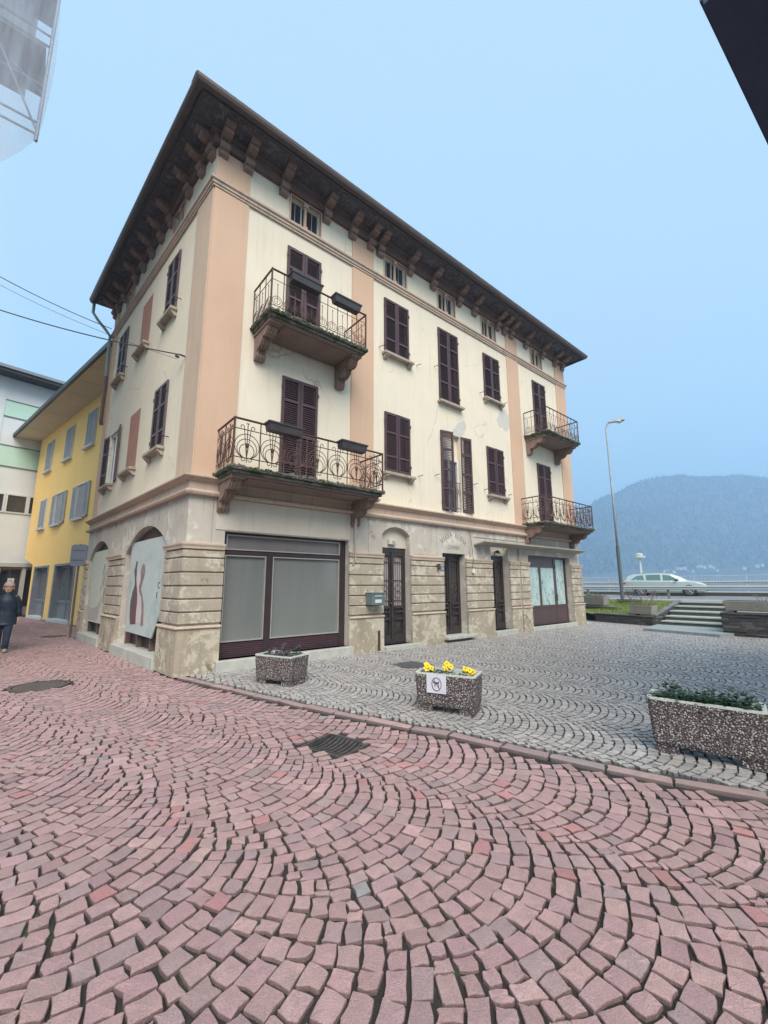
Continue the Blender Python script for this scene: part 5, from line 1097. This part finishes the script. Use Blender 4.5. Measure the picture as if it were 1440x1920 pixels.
# houses on the far shore
def far_house(px,py,w_,h_,k_):
    d=ray(px,py); hx=math.hypot(d.x,d.y); rr=1150+U_(0,60); p=CAM+d*(rr/hx); 
    a=math.atan2(d.y,d.x)+PI/2+U_(-.4,.4); fr=Fr((p.x,p.y,p.z),(cos(a),sin(a),0),(sin(a),-cos(a),0)); 
    t=empty('far_house',(p.x,p.y,p.z),'pale house on the far shore below the hill, tiny in the distance','house','houses on the far shore')
    mb=MB(); fr.box(mb,-w_/2,w_/2,-3,h_,-w_*.4,w_*.4); mb.build('wall',mat('far_white',(.70,.68,.64),.9) if k_%3 else mat('far_ochre',(.70,.62,.48),.9),t)
    mb=MB(); mb.add([fr.P(-w_/2-1,h_,w_*.45),fr.P(w_/2+1,h_,w_*.45),fr.P(w_/2+1,h_,-w_*.45),fr.P(-w_/2-1,h_,-w_*.45),fr.P(-w_/2-1,h_+w_*.25,0),fr.P(w_/2+1,h_+w_*.25,0)],[(0,1,5,4),(2,3,4,5),(1,2,5),(3,0,4)]); mb.build('roof',mat('far_roof',(.35,.22,.17),.9),t)
for k_,(px,py) in enumerate(((1240,1071),(1246,1072),(1252,1071),(1271,1066),(1277,1067),(1284,1066),(1309,1063),(1315,1062),(1321,1064),(1331,1062),(1338,1064),(1300,1071),(1264,1073),(1421,1062),(1430,1060),(1396,1066),(1118,1080),(1128,1079),(1345,1070),(1290,1072))): far_house(px,py,U_(4,6.5),U_(2.5,3.5),k_)
# ------------------------------------------------------------------ people
SKIN=mat('skin',(.62,.40,.31),.6,(.56,.35,.27),9.)
def person(pos,hd,label,coatm,legm,hatm,hair,stride=.22,bare=False):
    """hd: heading angle; x fwd, y left in the local frame"""
    t=empty('person',pos,label,'person'); ca,sa=cos(hd),sin(hd); pos=Vector(pos)
    def T(x,y,z): return (pos.x+x*ca-y*sa,pos.y+x*sa+y*ca,pos.z+z)
    V=[];Ed=[];Rd=[]
    def chain(pts,start=None):
        pr_=start
        for x,y,z,r in pts:
            V.append(T(x,y,z)); Rd.append(r); i=len(V)-1
            if pr_ is not None: Ed.append((pr_,i))
            pr_=i
        return pr_
    pel=chain([(0,0,.88,.13)]); ch=chain([(0,0,1.05,.12),(0,0,1.26,.15)],pel); nk=chain([(.01,0,1.40,.06),(.03,0,1.46,.055),(.04,0,1.52,.085),(.04,0,1.60,.098),(.035,0,1.66,.07)],ch)
    for s in (1,-1):
        k=s*stride
        chain([(.0,s*.10,.82,.095),(k*.45+.03,s*.10,.47,.062),(k,s*.10,.10,.042),(k+.03,s*.10,.045,.042),(k+.17,s*.12,.035,.035)],pel)
        h_=chain([(0,s*.18,1.33,.06),(-k*.25,s*.25,1.08,.046),(-k*.55+.05,s*.27,.86,.034),(-k*.6+.07,s*.27,.80,.028)],ch)
        bx,by,bz=-k*.6+.07,s*.27,.80
        for f in range(4): chain([(bx+.012*(f-1.5)+.01,by,bz-.045,.010),(bx+.013*(f-1.5)+.018,by-s*.006,bz-.085+.006*abs(f-1.5),.0085),(bx+.013*(f-1.5)+.024,by-s*.018,bz-.115+.008*abs(f-1.5),.0075)],h_)
        chain([(bx+.035,by-s*.01,bz-.02,.010),(bx+.05,by-s*.018,bz-.055,.009)],h_)
    me=bpy.data.meshes.new('body'); me.from_pydata([tuple(Vector(v)-pos) for v in V],Ed,[]); o=bpy.data.objects.new('body',me); COL.objects.link(o); o.parent=t; o['_b']=list(pos)
    sk=o.modifiers.new('s','SKIN'); sk.use_smooth_shade=True; me.skin_vertices[0].data[0].use_root=True
    for i,r in enumerate(Rd): me.skin_vertices[0].data[i].radius=(r,r)
    o.modifiers.new('u','SUBSURF').levels=1; me.materials.append(SKIN)
    def loft(rings,n=14):
        mb=MB(); vs=[]
        for x,y,z,rx,ry in rings:
            for j in range(n): a=2*PI*j/n; w_=1+.03*sin(a*5+z*30); vs.append(T(x+rx*cos(a)*w_,y+ry*sin(a)*w_,z))
        fs=[(i*n+j,i*n+(j+1)%n,(i+1)*n+(j+1)%n,(i+1)*n+j) for i in range(len(rings)-1) for j in range(n)]; mb.add(vs,fs+[tuple(range(n)),tuple((len(rings)-1)*n+j for j in range(n))]); return mb
    mb=loft([(.02,0,.66,.17,.24),(.0,0,.72,.18,.25),(0,0,.84,.175,.235),(0,0,.95,.17,.225),(0,0,1.0,.16,.205),(0,0,1.1,.175,.225),(0,0,1.22,.18,.235),(0,0,1.32,.165,.215),(0,0,1.38,.12,.16),(.01,0,1.43,.08,.09),(.02,0,1.47,.09,.095),(.02,0,1.475,.07,.07)])
    for s in (1,-1):
        k=s*stride; pts=[T(0,s*.15,1.36),T(-k*.12,s*.20,1.24),T(-k*.25,s*.235,1.08),T(-k*.4+.02,s*.25,.97),T(-k*.55+.05,s*.265,.85)]; mb.tube(pts,[.07,.082,.07,.065,.056],10)
    c_=mb.build('coat',coatm,t,smooth=True); mb=MB(); mb.tube([T(.175,0,.72),T(.19,0,1.1),T(.15,0,1.36)],.004,4); mb.build('zip',IRON,c_)
    for s in (1,-1):
        k=s*stride; mb=MB(); mb.tube([T(.0,s*.09,.86),T(k*.45+.03,s*.10,.48),T(k*.8,s*.10,.26),T(k,s*.10,.085)],[.115,.085,.072,.068],10); mb.build('trouser_leg',legm,t,smooth=True)
        mb=MB(); mb.ball(T(k+.07,s*.115,.045),.045 if abs(sa)>.7 else .13,.13 if abs(sa)>.7 else .045,.05,10,6); mb.build('shoe',mat('shoe_pale',(.40,.38,.35),.7),t,smooth=True)
    mb=MB()
    if hatm: mb.ball(T(.02,0,1.655),.106,.106,.085,12,8); mb.ball(T(.0,0,1.75),.035,.035,.035,8,5); mb.tube([T(.03+.108*cos(a),.100*sin(a),1.64-.01*cos(a)) for a in [k_*PI/8 for k_ in range(16)]],.016,5,closed=True); mb.build('beanie',hatm,t,smooth=True); mb=MB()
    for k_ in range(14):
        a=PI*.55+PI*.9*k_/13; mb.tube([T(.03+.092*cos(a),.092*sin(a),1.62),T(.02+.10*cos(a),.10*sin(a),1.52),T(.0+.09*cos(a),.09*sin(a),1.46)],[.03,.028,.015],5)
    mb.build('hair',hair,t,smooth=True)
    mb=MB()
    for s in (1,-1): mb.ball(T(.122,s*.032,1.585),.008,.010,.007,6,4)
    mb.build('eye',mat('eye_dark',(.03,.02,.02),.3),t)
    mb=MB(); mb.ball(T(.138,0,1.560),.016,.013,.022,6,4); mb.build('nose',SKIN,t,smooth=True)
    mb=MB(); mb.ball(T(.128,0,1.522),.006,.022,.007,6,4); mb.build('mouth',mat('lips',(.30,.10,.09),.5),t)
    mb=MB()
    for s in (1,-1): mb.ball(T(.04,s*.10,1.57),.018,.010,.028,6,4)
    mb.build('ear',SKIN,t,smooth=True)
    return t
NAVY=mat('navy_padded_coat',(.010,.014,.032),.5,(.018,.035,.06),7.,bump=.8,bsc=14); JEAN=mat('blue_jeans',(.045,.10,.20),.85,(.03,.06,.13),8.); DJ=mat('dark_jeans',(.02,.03,.06),.85,(.03,.04,.08),8.)
person((-2.60,6.05,0),-PI/2-.12,'person in a navy padded coat, dark jeans and pale pink beanie walking towards us',NAVY,DJ,mat('pink_beanie',(.55,.42,.36),.9,(.45,.33,.28),20.,bump=.5),mat('hair_brown',(.10,.05,.03),.6,(.16,.09,.05),20.),.16)
person((-2.97,6.45,0),-PI/2-.05,'person in a dark jacket and light blue jeans mostly cut off by the left edge',mat('black_jacket',(.012,.014,.02),.6),JEAN,None,mat('hair_dark',(.03,.02,.015),.6),-.16)
# ------------------------------------------------------------------ sky, sun, air
S.view_settings.view_transform='Standard'; S.view_settings.look='None'; S.view_settings.exposure=.75; S.view_settings.gamma=1
SUN_EL,SUN_AZ=math.radians(48),math.radians(-119)   # azimuth measured from +x
w=bpy.data.worlds.new('World'); S.world=w; w.use_nodes=True; nt=w.node_tree; N=nt.nodes; L=nt.links; bg=N['Background']
sk=N.new('ShaderNodeTexSky'); sk.sky_type='NISHITA'; sk.sun_disc=False; sk.sun_elevation=SUN_EL; sk.sun_rotation=PI/2-SUN_AZ; sk.air_density=1.2; sk.dust_density=3.; sk.ozone_density=2.
mu=N.new('ShaderNodeMix'); mu.data_type='RGBA'; mu.inputs[0].default_value=.86; L.new(sk.outputs[0],mu.inputs[6]); mu.inputs[7].default_value=(3.8,5.35,6.4,1); L.new(mu.outputs[2],bg.inputs[0]); bg.inputs[1].default_value=.1
sl=bpy.data.lights.new('sun','SUN'); sl.energy=2.5; sl.angle=math.radians(42); sl.color=(1,.93,.83); so_=bpy.data.objects.new('sun',sl); COL.objects.link(so_)
d=Vector((cos(SUN_AZ)*cos(SUN_EL),sin(SUN_AZ)*cos(SUN_EL),sin(SUN_EL))); so_.rotation_euler=(-d).to_track_quat('-Z','Y').to_euler(); so_.location=d*30
mb=MB(); mb.box(-61,3600,-61,3400,-4.2,470); hz=mb.build('haze',[],origin=(0,0,-6)); hz['kind']='stuff'
hm=bpy.data.materials.new('haze_air'); hm.use_nodes=True; nt=hm.node_tree; N=nt.nodes; L=nt.links; N.remove(N['Principled BSDF']); pv=N.new('ShaderNodeVolumePrincipled'); pv.inputs['Color'].default_value=(.48,.72,1,1); pv.inputs['Density'].default_value=.00078; pv.inputs['Anisotropy'].default_value=.0
L.new(pv.outputs[0],N['Material Output'].inputs['Volume']); hz.data.materials.append(hm)
S.cycles.volume_bounces=1; S.cycles.max_bounces=8; S.cycles.transparent_max_bounces=16
S.cycles.use_denoising=True
for o in bpy.data.objects:
    if '_b' in o: del o['_b']
